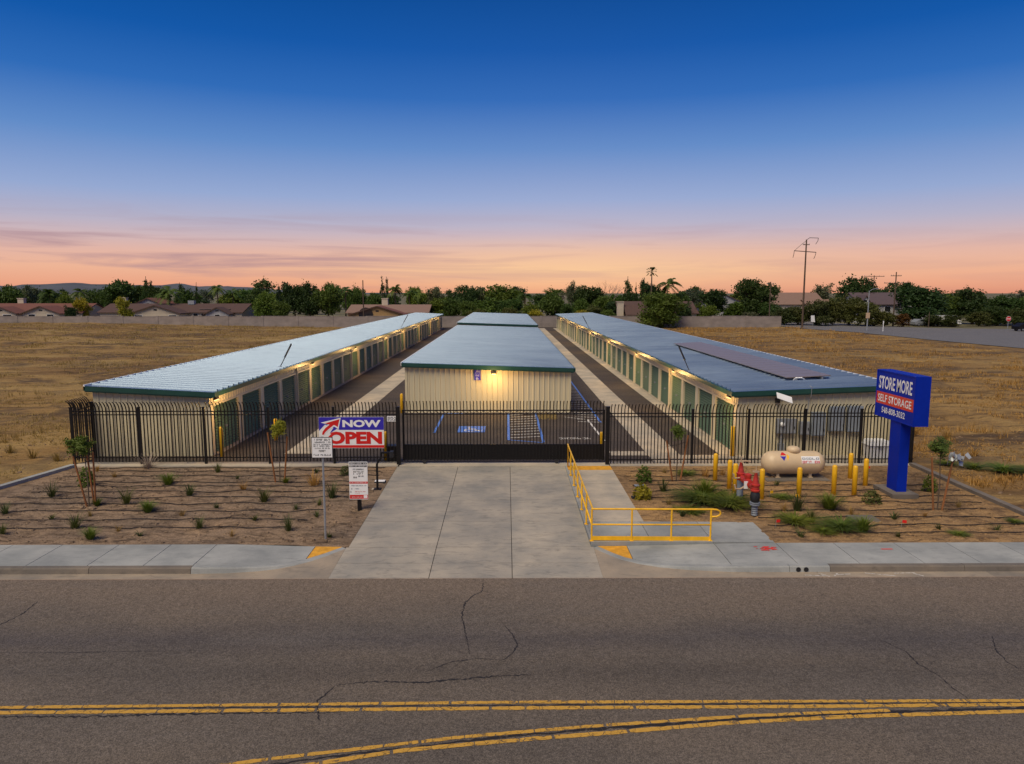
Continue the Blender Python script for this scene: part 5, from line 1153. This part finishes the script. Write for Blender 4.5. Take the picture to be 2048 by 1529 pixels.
# ------------------------------------------------------------------ block walls and far houses
for x0, x1, l in ((-150, 0.0, 'long grey-brown block wall behind the lot, left part'), (0.0, 56.6, 'long grey-brown block wall behind the lot, right part')):
    t = thing('block_wall', l, 'wall', (x0, 146.2, 0), group='perimeter block walls'); L = x1 - x0; n = int(L / 7.0)
    for i in range(n):
        a, b = L * i / n, L * (i + 1) / n; h = 2.18 + 0.05 * math.sin(i * 2.3)
        MB().box(a + 0.01, b - 0.01, 0, 0.2, -0.3, h).build('wall_panel', 'block', t); MB().box(a + 0.002, b - 0.002, -0.03, 0.23, h, h + 0.07).build('cap', 'block', t)
    for i in range(1, n): MB().box(L * i / n - 0.2, L * i / n + 0.2, -0.06, 0.26, -0.3, 2.3).build('pilaster', 'block', t)
def gable(t, x0, x1, y0, y1, e, rdg, roofm, wallm, axis='x', over=0.45):
    MB().box(x0, x1, y0, y1, -0.1, e).build('wall', wallm, t)
    if axis == 'x':    # ridge along x, eaves front and back
        ym = (y0 + y1) / 2; m = MB(); sl = (rdg - e) / (ym - y0)
        for s, ya in ((1, y0), (-1, y1)):
            yo = ya - s * over; zo = e - over * sl
            m.hexa([(x0 - over, yo, zo), (x1 + over, yo, zo), (x1 + over, ym, rdg), (x0 - over, ym, rdg)], [(x0 - over, yo, zo + .16), (x1 + over, yo, zo + .16), (x1 + over, ym, rdg + .16), (x0 - over, ym, rdg + .16)])
        rf = m.build('roof', roofm, t)
        for x in (x0, x1): MB().add([(x, y0, e), (x, y1, e), (x, ym, rdg)], [(0, 1, 2)]).build('gable_wall', wallm, t)
    else:              # ridge along y, gable towards the viewer
        xm = (x0 + x1) / 2; m = MB(); sl = (rdg - e) / (xm - x0)
        for s, xa in ((1, x0), (-1, x1)):
            xo = xa - s * over; zo = e - over * sl
            m.hexa([(xo, y0 - over, zo), (xm, y0 - over, rdg), (xm, y1, rdg), (xo, y1, zo)], [(xo, y0 - over, zo + .16), (xm, y0 - over, rdg + .16), (xm, y1, rdg + .16), (xo, y1, zo + .16)])
        rf = m.build('roof', roofm, t)
        MB().prism([(x0, y0), (x1, y0), (x1, y0 + .02), (x0, y0 + .02)], e - .02, e - .01).add([(x0, y0, e), (x1, y0, e), (xm, y0, rdg)], [(0, 1, 2)]).build('gable_wall', wallm, t)
        MB().box(xm - .35, xm + .35, y0 - .04, y0, e + (rdg - e) * .35, e + (rdg - e) * .55).build('gable_vent', 'iron', t)
        for s in (-1, 1): MB().hexa([(xm, y0 - over - .03, rdg - .05), (xm + s * (xm - x0 + over), y0 - over - .03, e - over * sl - .05), (xm + s * (xm - x0 + over), y0 - over, e - over * sl - .05), (xm, y0 - over, rdg - .05)][::s], [(xm, y0 - over - .03, rdg + .15), (xm + s * (xm - x0 + over), y0 - over - .03, e - over * sl + .15), (xm + s * (xm - x0 + over), y0 - over, e - over * sl + .15), (xm, y0 - over, rdg + .15)][::s]).build('barge_board', 'tileB', t)
    return rf
def windows(t, xs, y, z0, z1, w=1.4):
    for x in xs:
        f = MB().box(x - w / 2 - .08, x + w / 2 + .08, y - .05, y - .002, z0 - .08, z1 + .08).build('window', 'white', t); MB().box(x - w / 2, x + w / 2, y - .07, y - .05, z0, z1).build('pane', 'glass', f)
def chimney(t, x, y, z0, z1, mat='stuc'): MB().box(x - .7, x + .7, y - .5, y + .5, z0, z1).box(x - .8, x + .8, y - .6, y + .6, z1, z1 + .15).build('chimney', mat, t)
h = thing('house', 'low house with red tile roof and two gables, far left behind the wall', 'house', (-106, 160, 0), group='houses beyond the wall')
gable(h, -14, 10, 2, 13, 2.6, 4.4, 'tileR', 'stuc', 'x'); gable(h, 0, 8, -3, 3, 2.5, 4.0, 'tileR', 'stuc', 'y'); gable(h, -9, -2.5, -1.5, 3, 2.5, 3.8, 'tileR', 'stuc', 'y'); windows(h, (2.0, 6.0), -3, 1.4, 2.3); windows(h, (-7.2, -4.4), -1.5, 1.2, 2.2, 1.8); chimney(h, -8, 9, 3, 5.6)
h = thing('house', 'long low house with brown shingle roof and pale central gable, left behind the wall', 'house', (-76, 160, 0), group='houses beyond the wall')
gable(h, -16, 16, 2, 13, 2.6, 4.35, 'tileB', 'stuc', 'x'); gable(h, -6.5, 4, -2.5, 3, 2.5, 4.2, 'tileB', 'stuc', 'y'); gable(h, 9, 14, -0.5, 3, 2.4, 3.7, 'tileB', 'stuc3', 'y'); windows(h, (-5, 2.5), -2.5, 1.4, 2.1, 1.6); windows(h, (5.6, 7.4), 2, 1.4, 2.3, 1.0); windows(h, (11.5,), -0.5, 1.2, 2.2, 1.1); chimney(h, -13.5, 8, 3, 5.8, 'stuc')
MB().box(6, 13, 3.0, 5.2, 3.25, 3.33).build('solar_panel', 'solar', h); MB().box(2.0, 3.4, 6.5, 7.6, 4.3, 5.2).build('roof_cooler', 'grey', h)
h = thing('house', 'gabled house with red roof peeping over the long brown-roofed house', 'house', (-89, 178, 0), group='houses beyond the wall'); gable(h, -6, 6, 0, 9, 3.0, 5.6, 'tileR', 'stuc3', 'y')
h = thing('house', 'tan stucco house with clay tile roof and broad gable, left of the centre rows', 'house', (-27.5, 160, 0), group='houses beyond the wall')
gable(h, -8.5, 9.5, 2, 14, 2.5, 4.1, 'tileP', 'stuc2', 'x'); gable(h, -7.0, 5.0, -2.5, 3, 2.2, 4.0, 'tileR', 'stuc2', 'y'); chimney(h, -1.0, 8, 3, 5.6); windows(h, (-3.5,), -2.5, 1.3, 2.2, 3.0)
MB().lathe([(1.6, 0), (1.6, 0.05), (0.02, 0.06)], 20, Matrix.Translation((-3.5, -2.56, 2.2)) @ Matrix.Rotation(PI / 2, 4, 'X')).build('arched_window', 'glass', h)
h = thing('house', 'house with brown hip roof and tall chimney behind the draping tree', 'house', (33.5, 158, 0), group='houses beyond the wall'); gable(h, -8, 9, 1, 13, 2.5, 4.9, 'tileB', 'stuc', 'x'); gable(h, -7, 1, -2, 3, 2.4, 4.2, 'tileB', 'stuc2', 'x'); chimney(h, -8.3, 0, 0, 4.9); windows(h, (-5, -2), -2, 1.0, 2.0, 1.3)
h = thing('house', 'large house with pale tile roof behind the tall utility pole', 'house', (71.5, 178, 0), group='houses beyond the wall'); gable(h, -7, 8, 0, 12, 4.2, 6.9, 'tileP', 'stuc', 'x'); gable(h, 3, 9, -2, 4, 3.9, 5.2, 'tileP', 'stuc', 'x')
h = thing('house', 'two-storey grey house with dark roof and white trim, right behind the hedge', 'house', (89, 166, 0), group='houses beyond the wall'); gable(h, -6.5, 5.5, 0, 10, 4.4, 6.9, 'tileG', 'stuc3', 'x'); gable(h, 2.0, 6.0, -1.5, 3, 4.2, 6.4, 'tileG', 'stuc3', 'y'); gable(h, -7.2, -4.5, -1.2, 3, 4.2, 6.3, 'tileG', 'white', 'y'); windows(h, (-3, 0), 0, 2.6, 3.8); windows(h, (4,), -1.5, 2.4, 3.8)
h = thing('house', 'grey-roofed house top showing between the right-hand trees', 'house', (113, 186, 0), group='houses beyond the wall'); gable(h, -4, 4, 0, 8, 4.6, 6.9, 'tileG', 'stuc3', 'y')
h = thing('house', 'distant pale-roofed house between the trees right of the draping tree', 'house', (62, 205, 0), group='houses beyond the wall'); gable(h, -5, 5, 0, 9, 4.6, 6.8, 'tileG', 'stuc3', 'y')

# ------------------------------------------------------------------ trees
def leafcloud(name, mat, lobes, n, size, seed, shell=0.55, flatten=1.0):
    """leaf clumps spread through lobes (cx,cy,cz,rx,ry,rz) in a unit crown"""
    r = random.Random(seed); m = MB(); V = m.v; F = m.f; wts = [l[3] * l[4] * l[5] for l in lobes]
    clumps = []
    for _ in range(int(n * 1.25) // 26):
        l = r.choices(lobes, wts)[0]; d = Vector((r.gauss(0, 1), r.gauss(0, 1), r.gauss(0, 1))).normalized(); q = shell + (1 - shell) * r.random() ** 0.7
        clumps.append((Vector((l[0] + d.x * l[3] * q, l[1] + d.y * l[4] * q, l[2] + d.z * l[5] * q)), d, r.uniform(0.028, 0.060)))
    for c, d, s in clumps:
        for k in range(26):
            p = c + Vector((r.gauss(0, 1), r.gauss(0, 1), r.gauss(0, .8))) * s
            u = (Vector((r.gauss(0, 1), r.gauss(0, 1), r.gauss(0, 1))) + d * 0.4).normalized(); v = u.orthogonal().normalized(); v = Matrix.Rotation(r.uniform(0, 6.28), 3, u) @ v; w = u.cross(v); z = size * 1.35 * r.uniform(.6, 1.4); b = len(V)
            V += [tuple(p - v * z), tuple(p + w * z * .6), tuple(p + v * z), tuple(p - w * z * .6)]; F.append((b, b + 1, b + 2, b + 3))
    return m.mesh(name, mat)
def trunk(name, h, r0, limbs, seed, top=0.6, mat='bark', lean=0.0):
    r = random.Random(seed); m = MB(); P = [(0, 0, -0.02)]
    for k in range(1, 5): P.append((r.gauss(0, .012) + lean * k / 4, r.gauss(0, .012), h * k / 4))
    m.tube(P, [r0, r0 * .85, r0 * .75, r0 * .65, r0 * .4], 7)
    for k in range(limbs):
        a = r.uniform(0, 6.28); z = h * r.uniform(.55, .98); l = r.uniform(.18, .36); e = (l * math.cos(a) + lean, l * math.sin(a), min(top + .3, z + l * r.uniform(.4, 1.2)))
        m.tube([(lean * z / h, 0, z), (e[0] * .5, e[1] * .5, z + (e[2] - z) * .6), e], [r0 * .45, r0 * .3, r0 * .1], 5)
    return m.mesh(name, mat)
# crowns are modelled in a 1 x 1 x 1 box standing on z = 0 and scaled to each tree
def lob(n, seed, base, top, rad, spread):
    r = random.Random(seed); L = []
    for k in range(n):
        a = 6.28 * k / n + r.uniform(-.4, .4); q = r.uniform(.45, 1) * spread; z = r.uniform(base, top); s = r.uniform(.7, 1.2) * rad; L.append((q * math.cos(a), q * math.sin(a), z, s, s, s * .8))
    return L
KIND = {}
def kind(k, desc, cat, crowns, trunks): KIND[k] = (desc, cat, crowns, trunks)
def broad(k, desc, mat, n, base, nl, rad, spread, size, seeds, shell=.5, cat='tree', tr=True):
    cs = [leafcloud('crown', mat, lob(nl, s, base + rad * .7, 1 - rad * .75, rad, spread) + [(0, 0, (base + 1) / 2, rad * 1.15, rad * 1.15, (1 - base) * .44)], n, size, s, shell) for s in seeds]
    kind(k, desc, cat, cs, [trunk('trunk', base + .25, .035, 9, s, .6) for s in seeds] if tr else [trunk('trunk', .4, .02, 8, s, .5) for s in seeds])
broad('round', 'rounded mid-green tree', 'leafA', 5600, .16, 9, .24, .27, .020, (1, 2, 3))
broad('dark', 'low dark green bushy tree', 'leafB', 4200, .04, 8, .25, .27, .021, (4, 5))
broad('tall', 'tall uneven dark green tree', 'leafB', 5600, .12, 11, .19, .29, .018, (6, 7, 8), .45)
broad('willow', 'loose bright green tree', 'leafC', 4600, .08, 9, .23, .27, .021, (9, 10))
broad('dome', 'big dense domed tree', 'leafB', 7200, .14, 12, .22, .28, .018, (11, 12), .6)
broad('euc', 'thin airy grey-green tree', 'leafG', 2400, .30, 10, .13, .33, .018, (13, 14), .3)
broad('shrub', 'bushy brown-green hedge shrub', 'leafD', 4600, .02, 9, .25, .29, .022, (15, 16, 17), .55, 'shrub', False)
broad('yellow', 'yellow-green flowering bush', 'leafY', 3600, .04, 8, .20, .28, .022, (18, 19), .4, 'shrub', False)
broad('olive', 'small grey-green olive-like tree', 'leafG', 3000, .08, 7, .25, .25, .022, (20,), .4)
broad('rust', 'rust-coloured shrub', 'leafR', 3000, .02, 7, .25, .25, .024, (21,), .45, 'shrub', False)
broad('drape', 'large round tree hanging down over the block wall', 'leafA', 8200, .06, 12, .23, .28, .018, (22,), .6)
def conif(k, desc, mat, n, wide, tiers, seeds, gap=.0):
    cs = []
    for s in seeds:
        L = []
        for i in range(tiers):
            z = .14 + .84 * i / tiers; w = wide * (1 - i / tiers) ** .8 + .03
            for q in range(5): a = 1.257 * q + i; L.append((w * .6 * math.cos(a), w * .6 * math.sin(a), z, w * .5, w * .5, .035 if gap else .07))
        cs.append(leafcloud('crown', mat, L, n, .02, s, .2))
    kind(k, desc, 'tree', cs, [trunk('trunk', .97, .025, 0, s) for s in seeds])
conif('conifer', 'pointed dark conifer', 'leafB', 3000, .42, 11, (31, 32)); conif('norfolk', 'slender tiered pine', 'leafB', 2000, .46, 13, (33, 34), 1); conif('cypress', 'narrow dark cypress', 'leafB', 2600, .36, 8, (35,))
def palm_crown(name, mat, nf, L, droop, seed, leaflets, hub, fan=False):
    r = random.Random(seed); m = MB(); C = Vector((0, 0, hub))
    for k in range(nf):
        a = r.uniform(0, 6.28); el = r.uniform(-.45, 1.2); t = Vector((math.cos(a), math.sin(a), 0)); px = Vector((-t.y, t.x, 0)); ll = L * r.uniform(.8, 1.1); P = []
        for i in range(8):
            q = i / 7; P.append(C + t * ll * (q * math.cos(el) * (1 - .15 * q)) + Vector((0, 0, ll * (q * math.sin(el) - droop * q * q))))
        for i in range(7):
            w = .006; m.add([P[i] - px * w, P[i] + px * w, P[i + 1] + px * w, P[i + 1] - px * w], [(0, 1, 2, 3)])
        for i in range(leaflets):
            q = (.55 + .45 * i / leaflets) if fan else (.12 + .88 * i / leaflets); j = min(6, int(q * 7)); p = P[j].lerp(P[j + 1], q * 7 - j); d = (P[j + 1] - P[j]).normalized()
            for s in (-1, 1):
                l = ll * (.30 if fan else .26) * math.sin(PI * min(.98, q * .85 + .12)) * r.uniform(.7, 1.2); e = p + (px * s * .8 + d * (.9 if fan else .45) + Vector((0, 0, -.35))).normalized() * l; w = d * .012
                m.add([p - w, p + w, e], [(0, 1, 2)])
    return m.mesh(name, mat)
kind('queen', 'feathery palm tree', 'palm tree', [palm_crown('crown', 'leafA', 26, .62, .62, s, 22, 0.0) for s in (41, 42, 43)], [trunk('trunk', 1.0, .030, 0, s) for s in (41, 42, 43)])
kind('fan', 'tall slim fan palm standing above all other trees', 'palm tree', [palm_crown('crown', 'leafB', 46, .56, .22, 44, 16, 0.0, True)], [trunk('trunk', 1.0, .045, 0, 44)])
def bare_mesh(seed):
    r = random.Random(seed); m = MB()
    def grow(p, d, l, rad, dep):
        e = p + d * l; m.tube([tuple(p), tuple((p + e) / 2 + Vector((r.gauss(0, .01), r.gauss(0, .01), 0))), tuple(e)], [rad, rad * .8, rad * .6], 5 if dep < 2 else 3, False)
        if dep >= 5: return
        for k in range(3 if dep < 3 else 2): grow(e, (d + Vector((r.gauss(0, .45), r.gauss(0, .45), r.gauss(.12, .25)))).normalized(), l * r.uniform(.62, .86), rad * .6, dep + 1)
    grow(Vector((0, 0, 0)), Vector((0, 0, 1)), .30, .022, 0); return m.mesh('branches', 'twig')
kind('bare', 'leafless grey-branched tree', 'tree', [bare_mesh(s) for s in (51, 52)], [trunk('trunk', .3, .026, 0, 51)])
TREES = [
(-123.3,178,8.8,7.8,'round'), (-122.7,185,8.3,6.0,'euc'), (-114.5,180,8.6,6.1,'queen'), (-104.6,170,6.8,4.8,'willow'), (-91.3,150,4.3,3.0,'dark'),
(-109.6,185,8.9,5.7,'queen'), (-96.2,163,5.4,3.9,'yellow'), (-107.4,190,7.5,6.2,'round'), (-96.0,178,9.0,8.3,'round'), (-79.8,150,5.9,4.0,'yellow'),
(-95.3,190,10.8,4.0,'conifer'), (-94.8,192,10.2,3.2,'conifer'), (-90.6,186,8.8,6.5,'tall'), (-79.0,168,9.1,6.2,'queen'), (-86.0,190,9.1,3.5,'conifer'),
(-81.8,184,8.0,5.7,'round'), (-78.5,182,8.9,2.1,'cypress'), (-74.9,186,8.7,4.5,'queen'), (-72.5,190,7.5,4.5,'queen'), (-62.5,182,9.3,8.5,'tall'),
(-55.8,165,6.5,6.5,'willow'), (-58.6,185,8.7,2.9,'conifer'), (-49.0,155,4.8,4.4,'round'), (-50.3,170,8.9,5.5,'tall'), (-46.0,168,9.1,6.2,'tall'),
(-41.9,168,8.7,6.4,'round'), (-38.6,172,8.1,4.6,'queen'), (-40.6,195,8.5,4.7,'round'), (-33.3,180,6.4,5.1,'round'), (-32.9,190,10.7,2.9,'norfolk'),
(-32.4,194,11.0,2.7,'norfolk'), (-32.6,200,4.2,4.2,'round'), (-27.9,180,9.4,5.1,'queen'), (-26.4,195,7.9,4.7,'queen'), (-24.7,200,8.1,4.8,'queen'),
(-20.1,200,7.8,6.2,'euc'), (-15.8,170,5.3,5.5,'willow'), (-12.4,165,5.6,5.8,'round'), (-8.7,160,4.8,4.5,'round'), (-10.0,186,8.9,5.8,'tall'),
(-6.2,152,3.6,4.3,'shrub'), (-7.4,190,8.6,5.9,'euc'), (-4.4,166,5.8,8.4,'willow'), (-0.5,190,9.4,10.2,'round'), (0.8,156,3.8,4.4,'shrub'),
(1.5,168,5.4,5.9,'round'), (4.4,170,6.8,4.3,'queen'), (5.2,158,4.6,5.1,'willow'), (6.5,150,3.2,3.8,'yellow'), (10.4,160,6.3,6.3,'round'),
(15.7,195,8.9,4.9,'bare'), (13.3,158,4.4,4.9,'round'), (17.6,190,9.5,4.0,'euc'), (17.0,165,5.2,5.3,'willow'), (16.8,152,3.0,4.3,'yellow'),
(21.0,182,8.5,8.5,'tall'), (19.6,158,4.4,4.5,'shrub'), (23.9,175,6.3,6.2,'round'), (21.8,153,3.4,3.9,'willow'), (27.1,186,10.1,7.3,'bare'),
(25.3,165,4.7,4.6,'dark'), (30.4,180,10.2,4.3,'conifer'), (32.9,182,9.7,1.8,'cypress'), (35.3,185,9.7,2.9,'conifer'), (37.3,184,9.4,6.0,'tall'),
(36.5,180,13.2,3.4,'fan'), (31.3,143.2,7.1,8.1,'drape'), (41.1,182,10.7,6.9,'queen'), (45.4,184,7.1,4.7,'round'), (39.3,158,4.8,4.5,'dark'),
(56.0,210,8.2,7.4,'euc'), (44.7,160,4.9,5.9,'willow'), (51.9,180,7.9,6.8,'tall'), (57.7,180,4.5,7.6,'willow'), (52.2,152,3.0,3.6,'olive'),
(57.6,165,9.8,8.8,'dome'), (59.2,160,4.8,5.0,'round'), (60.7,155,3.8,5.2,'shrub'), (64.3,156,4.2,6.6,'shrub'), (66.9,152,5.7,5.4,'shrub'),
(89.0,200,8.4,8.5,'euc'), (70.3,153,5.7,4.7,'shrub'), (74.2,154,6.4,6.1,'shrub'), (85.8,175,10.3,9.6,'dome'), (76.0,150,5.3,5.9,'shrub'),
(79.4,149,3.2,4.6,'shrub'), (82.1,147,2.7,3.5,'rust'), (101.0,180,9.5,8.6,'dome'), (90.7,156,7.7,11.4,'tall'), (90.0,149,2.4,4.2,'shrub'),
(103.4,165,6.5,7.0,'round'), (93.0,148,2.6,3.8,'shrub'), (105.2,160,8.1,9.5,'tall'), (100.1,150,3.2,4.6,'shrub'), (105.1,152,3.8,6.0,'dark'),
(111.0,158,6.1,7.8,'round'), (110.0,152,3.6,6.4,'shrub'), (117.8,160,6.3,7.9,'round')
]
rt = random.Random(77)
for i in range(56):          # the farther belt that closes the tree line
    u = -0.78 + 1.56 * (i + rt.uniform(-.3, .3)) / 55; d = rt.uniform(225, 330)
    if 0.40 < u < 0.47: continue
    hgt = 7.0 + (rt.uniform(-0.8, 2.0) if u < .42 else rt.uniform(-.6, .7)) * d / 230
    TREES.append((round(u * d, 1), round(d, 1), round(hgt, 1), rt.uniform(8, 13), rt.choice(('round', 'tall', 'euc', 'tall', 'euc', 'conifer', 'willow', 'queen'))))
TREES.sort(key=lambda t: t[0] / t[1])
cnt = {}
for x, y, hgt, w, k in TREES:
    hgt *= 1.0 if k in ('fan', 'shrub', 'rust', 'drape') else 1.0 + .16 * rt.random(); w *= 1.0 if k in ('fan', 'norfolk', 'cypress') else 1.15
    desc, cat, cs, ts = KIND[k]; n = cnt.get(k, 0); cnt[k] = n + 1; far = y > 220
    tot = sum(1 for q in TREES if q[4] == k)
    lab = desc + (' beyond the block wall' if k not in ('drape', 'fan') and x < 58 else (' beyond the side street' if k not in ('drape', 'fan') else '')) + (f', {ordw(n)} such from the left' if tot > 1 else '')
    nm = {'queen': 'palm_tree', 'fan': 'palm_tree', 'conifer': 'conifer_tree', 'norfolk': 'pine_tree', 'cypress': 'cypress_tree', 'bare': 'bare_tree', 'shrub': 'hedge_shrub', 'yellow': 'flowering_bush', 'rust': 'rusty_shrub'}.get(k, 'broadleaf_tree')
    t = thing(nm, lab, cat, (x, y, -0.08), rt.uniform(0, 6.28), 'trees beyond the lot')
    wz = w * rt.uniform(.95, 1.1); sc_ = (wz, wz, hgt + 0.1)
    if k in ('queen', 'fan'): wz = w * 1.0; sc_ = (wz, wz, hgt)
    if k == 'bare': sc_ = (hgt * .9, hgt * .9, hgt * .95)
    v = n % len(cs)
    hub = hgt - w * .30
    if k in ('queen', 'fan'): sc_ = (w, w, w)
    link('branches' if k == 'bare' else 'crown', cs[v], t, (0, 0, hub) if k in ('queen', 'fan') else None, None, sc_)
    tb = max(w, hgt * .5); link('trunk', ts[v % len(ts)], t, None, None, (tb, tb, hgt) if k not in ('queen', 'fan') else (7.5, 7.5, hub) if k == 'queen' else (6, 6, hub))

# ------------------------------------------------------------------ poles, road furniture, cars at the far side
def upole(label, x, y, h, arms, r=.15, extra=None, lean=(0, 0)):
    t = thing('utility_pole', label, 'utility pole', (x, y, -.08), 0, 'utility poles')
    MB().tube([(0, 0, -.3), (lean[0], lean[1], h)], [r, r * .62], 10).build('pole', 'pole', t)
    for z, w, ang in arms:
        dx, dy = math.cos(ang) * w / 2, math.sin(ang) * w / 2
        MB().hexa([(-dx, -dy - .06, z - .06), (dx, dy - .06, z - .06), (dx, dy + .06, z - .06), (-dx, -dy + .06, z - .06)], [(-dx, -dy - .06, z + .07), (dx, dy - .06, z + .07), (dx, dy + .06, z + .07), (-dx, -dy + .06, z + .07)]).build('crossarm', 'pole', t)
        for q in (-.95, -.5, .5, .95): MB().lathe([(.05, 0), (.06, .06), (.03, .10), (.05, .16), (.01, .2)], 8, Matrix.Translation((dx * q, dy * q, z + .07))).build('insulator', 'grey', t)
    return t
t = upole('tallest utility pole with wires hanging from its arms, by the side street', 58.7, 140.8, 17.4, [(16.4, 1.3, 0)], .20)
MB().tube([(0, 0, 17.3), (.6, 0, 17.75), (2.3, 0, 17.7)], .055, 5).tube([(-2.3, 0, 15.25), (2.0, 0, 14.95)], .075, 5).build('wire_arm', 'iron', t)
MB().tube([(0, 0, 17.2), (-.9, 0, 16.5), (-2.3, 0, 15.25)], .04, 5).build('brace', 'iron', t)
for p in ([(2.3, 0, 17.7), (2.25, 0, 17.2), (1.85, 0, 16.5)], [(-2.3, 0, 15.25), (-2.35, 0, 14.6), (-2.5, 0, 13.9)], [(2.0, 0, 14.95), (1.85, 0, 14.3), (1.6, 0, 13.7)]): MB().tube(p, .05, 5).build('hanging_wire', 'iron', t)
upole('dark utility pole left of the centre beside the tan house', -30.1, 150.5, 9.7, [], .16)
upole('wooden utility pole in front of the big domed tree', 56.2, 152, 9.4, [(8.9, 1.5, 0)], .14)
upole('utility pole with one wide crossarm near the grey two-storey house', 88.5, 172, 11.2, [(11.0, 5.2, .1)], .17)
upole('utility pole with two crossarms in front of the grey two-storey house', 81.8, 150, 11.4, [(10.6, 2.2, 0), (9.1, 5.0, .05)], .17)
upole('short bare post before the hedge beside the parked vehicles', 86.4, 145, 3.2, [], .10)
t = thing('street_light', 'grey street light with a small plate beside the side street', 'street light', (66.4, 130.5, -.05))
MB().tube([(0, 0, -.2), (0, 0, 7.4)], [.12, .08], 10).build('pole', 'grey', t); MB().tube([(0, 0, 7.3), (.6, 0, 7.7), (1.2, 0, 7.8)], .05, 6).build('arm', 'grey', t); MB().box(1.1, 1.7, -.14, .14, 7.72, 7.84).build('lamp_head', 'grey', t); MB().box(-.42, .32, -.17, -.13, 2.4, 3.4).build('plate', 'vtan', t)
t = thing('stop_sign', 'red octagonal stop sign at the far corner of the side street', 'sign', (93.0, 131.2, 0))
MB().tube([(0, 0.06, -.1), (0, 0.06, 2.7)], .05, 6).build('post', 'grey', t)
O8 = [(.5 * math.cos(PI / 8 + k * PI / 4), .5 * math.sin(PI / 8 + k * PI / 4)) for k in range(8)]
for s, yy, mt, nm in ((1.0, 0.0, 'white', 'border'), (.91, -.012, 'red', 'plate')): m = MB(); m.add([(a * s, yy, 2.2 + b * s) for a, b in O8] + [(a * s, yy + .012, 2.2 + b * s) for a, b in O8], [tuple(range(8)), tuple(range(15, 7, -1))] + [(k, k + 8, (k + 1) % 8 + 8, (k + 1) % 8) for k in range(8)]); m.build(nm, mt, t)
link('lettering', text_mesh('lettering', 'STOP', 'white', .66, .26, .03), t, (-.33, -.016, 2.07))
t = thing('road_marker', 'thin white road marker post at the field edge', 'marker', (68.9, 129.6, 0)); MB().box(-.06, .06, -.02, .02, -.05, 1.9).build('post', 'white', t); MB().box(-.1, .1, -.03, -.02, 1.4, 1.9).build('reflector', 'white', t)
t = thing('yard_sign', 'small tilted white yard sign under the hedge by the side street', 'sign', (65.0, 150.5, 0)); MB().hexa([(-.4, 0, .9), (.45, 0, .8), (.45, .03, .8), (-.4, .03, .9)], [(-.5, 0, 2.2), (.25, 0, 2.25), (.25, .03, 2.25), (-.5, .03, 2.2)]).build('board', 'white', t); MB().tube([(0, .05, -.1), (-.05, .05, 1.2)], .03, 5).build('stake', 'grey', t)
def car(label, x, y, rz, mat, van=False):
    t = thing('parked_car', label, 'car', (x, y, .0), rz, 'parked vehicles'); W = .88
    pr = [(-2.2, .35), (2.2, .35), (2.25, .75), (1.3, .95), (.6, 1.45), (-1.2, 1.48), (-1.9, 1.0), (-2.25, .9)] if not van else [(-2.8, .4), (2.6, .4), (2.7, 1.0), (2.0, 1.3), (1.6, 2.2), (-2.8, 2.25)]
    n = len(pr); m = MB(); m.add([(a, -W, b) for a, b in pr] + [(a, W, b) for a, b in pr], [tuple(range(n)), tuple(range(2 * n - 1, n - 1, -1))] + [(k, k + n, (k + 1) % n + n, (k + 1) % n) for k in range(n)]); m.build('body', mat, t)
    for s in (-1, 1):
        yy = s * (W + .006); q = [(-1.1, 1.02), (.85, 1.02), (.45, 1.38), (-1.0, 1.40)] if not van else [(.4, 1.4), (1.7, 1.4), (1.45, 2.0), (.4, 2.0)]
        m = MB(); m.add([(a, yy, b) for a, b in q], [(0, 1, 2, 3)]); m.build('side_window', 'glass', t)
        for xx in (-1.35, 1.4): w = MB().lathe([(.15, -.1), (.32, -.1), (.32, .1), (.15, .1)], 16, Matrix.Translation((xx, s * .78, .32)) @ Matrix.Rotation(PI / 2, 4, 'X')).build('wheel', 'iron', t); MB().lathe([(.16, -.115), (.16, .115)], 10, Matrix.Translation((xx, s * .78, .32)) @ Matrix.Rotation(PI / 2, 4, 'X')).build('rim', 'grey', w)
        MB().box(2.2, 2.27, s * .55 - .15, s * .55 + .15, .62, .76).build('headlight', 'white', t)
car('pale blue car parked behind the far shrubs on the right', 88.2, 150.5, .15, 'grey'); car('white van parked behind the far shrubs on the right', 93.8, 151.0, .0, 'white', True); car('black car at the far right edge of the side street', 95.6, 130.0, .05, 'black')
car('white car partly seen over the left block wall beside the big trees', -54.5, 151.5, .0, 'white')

for o in list(COL.objects):
    if o.parent and o.name.split('.')[0] in ('small_print', 'white_print', 'black_print', 'red_print', 'grey_lettering', 'red_lettering', 'spray_mark', 'chalk_mark', 'flange_bolt_ring', 'twigs'): o['kind'] = 'stuff'
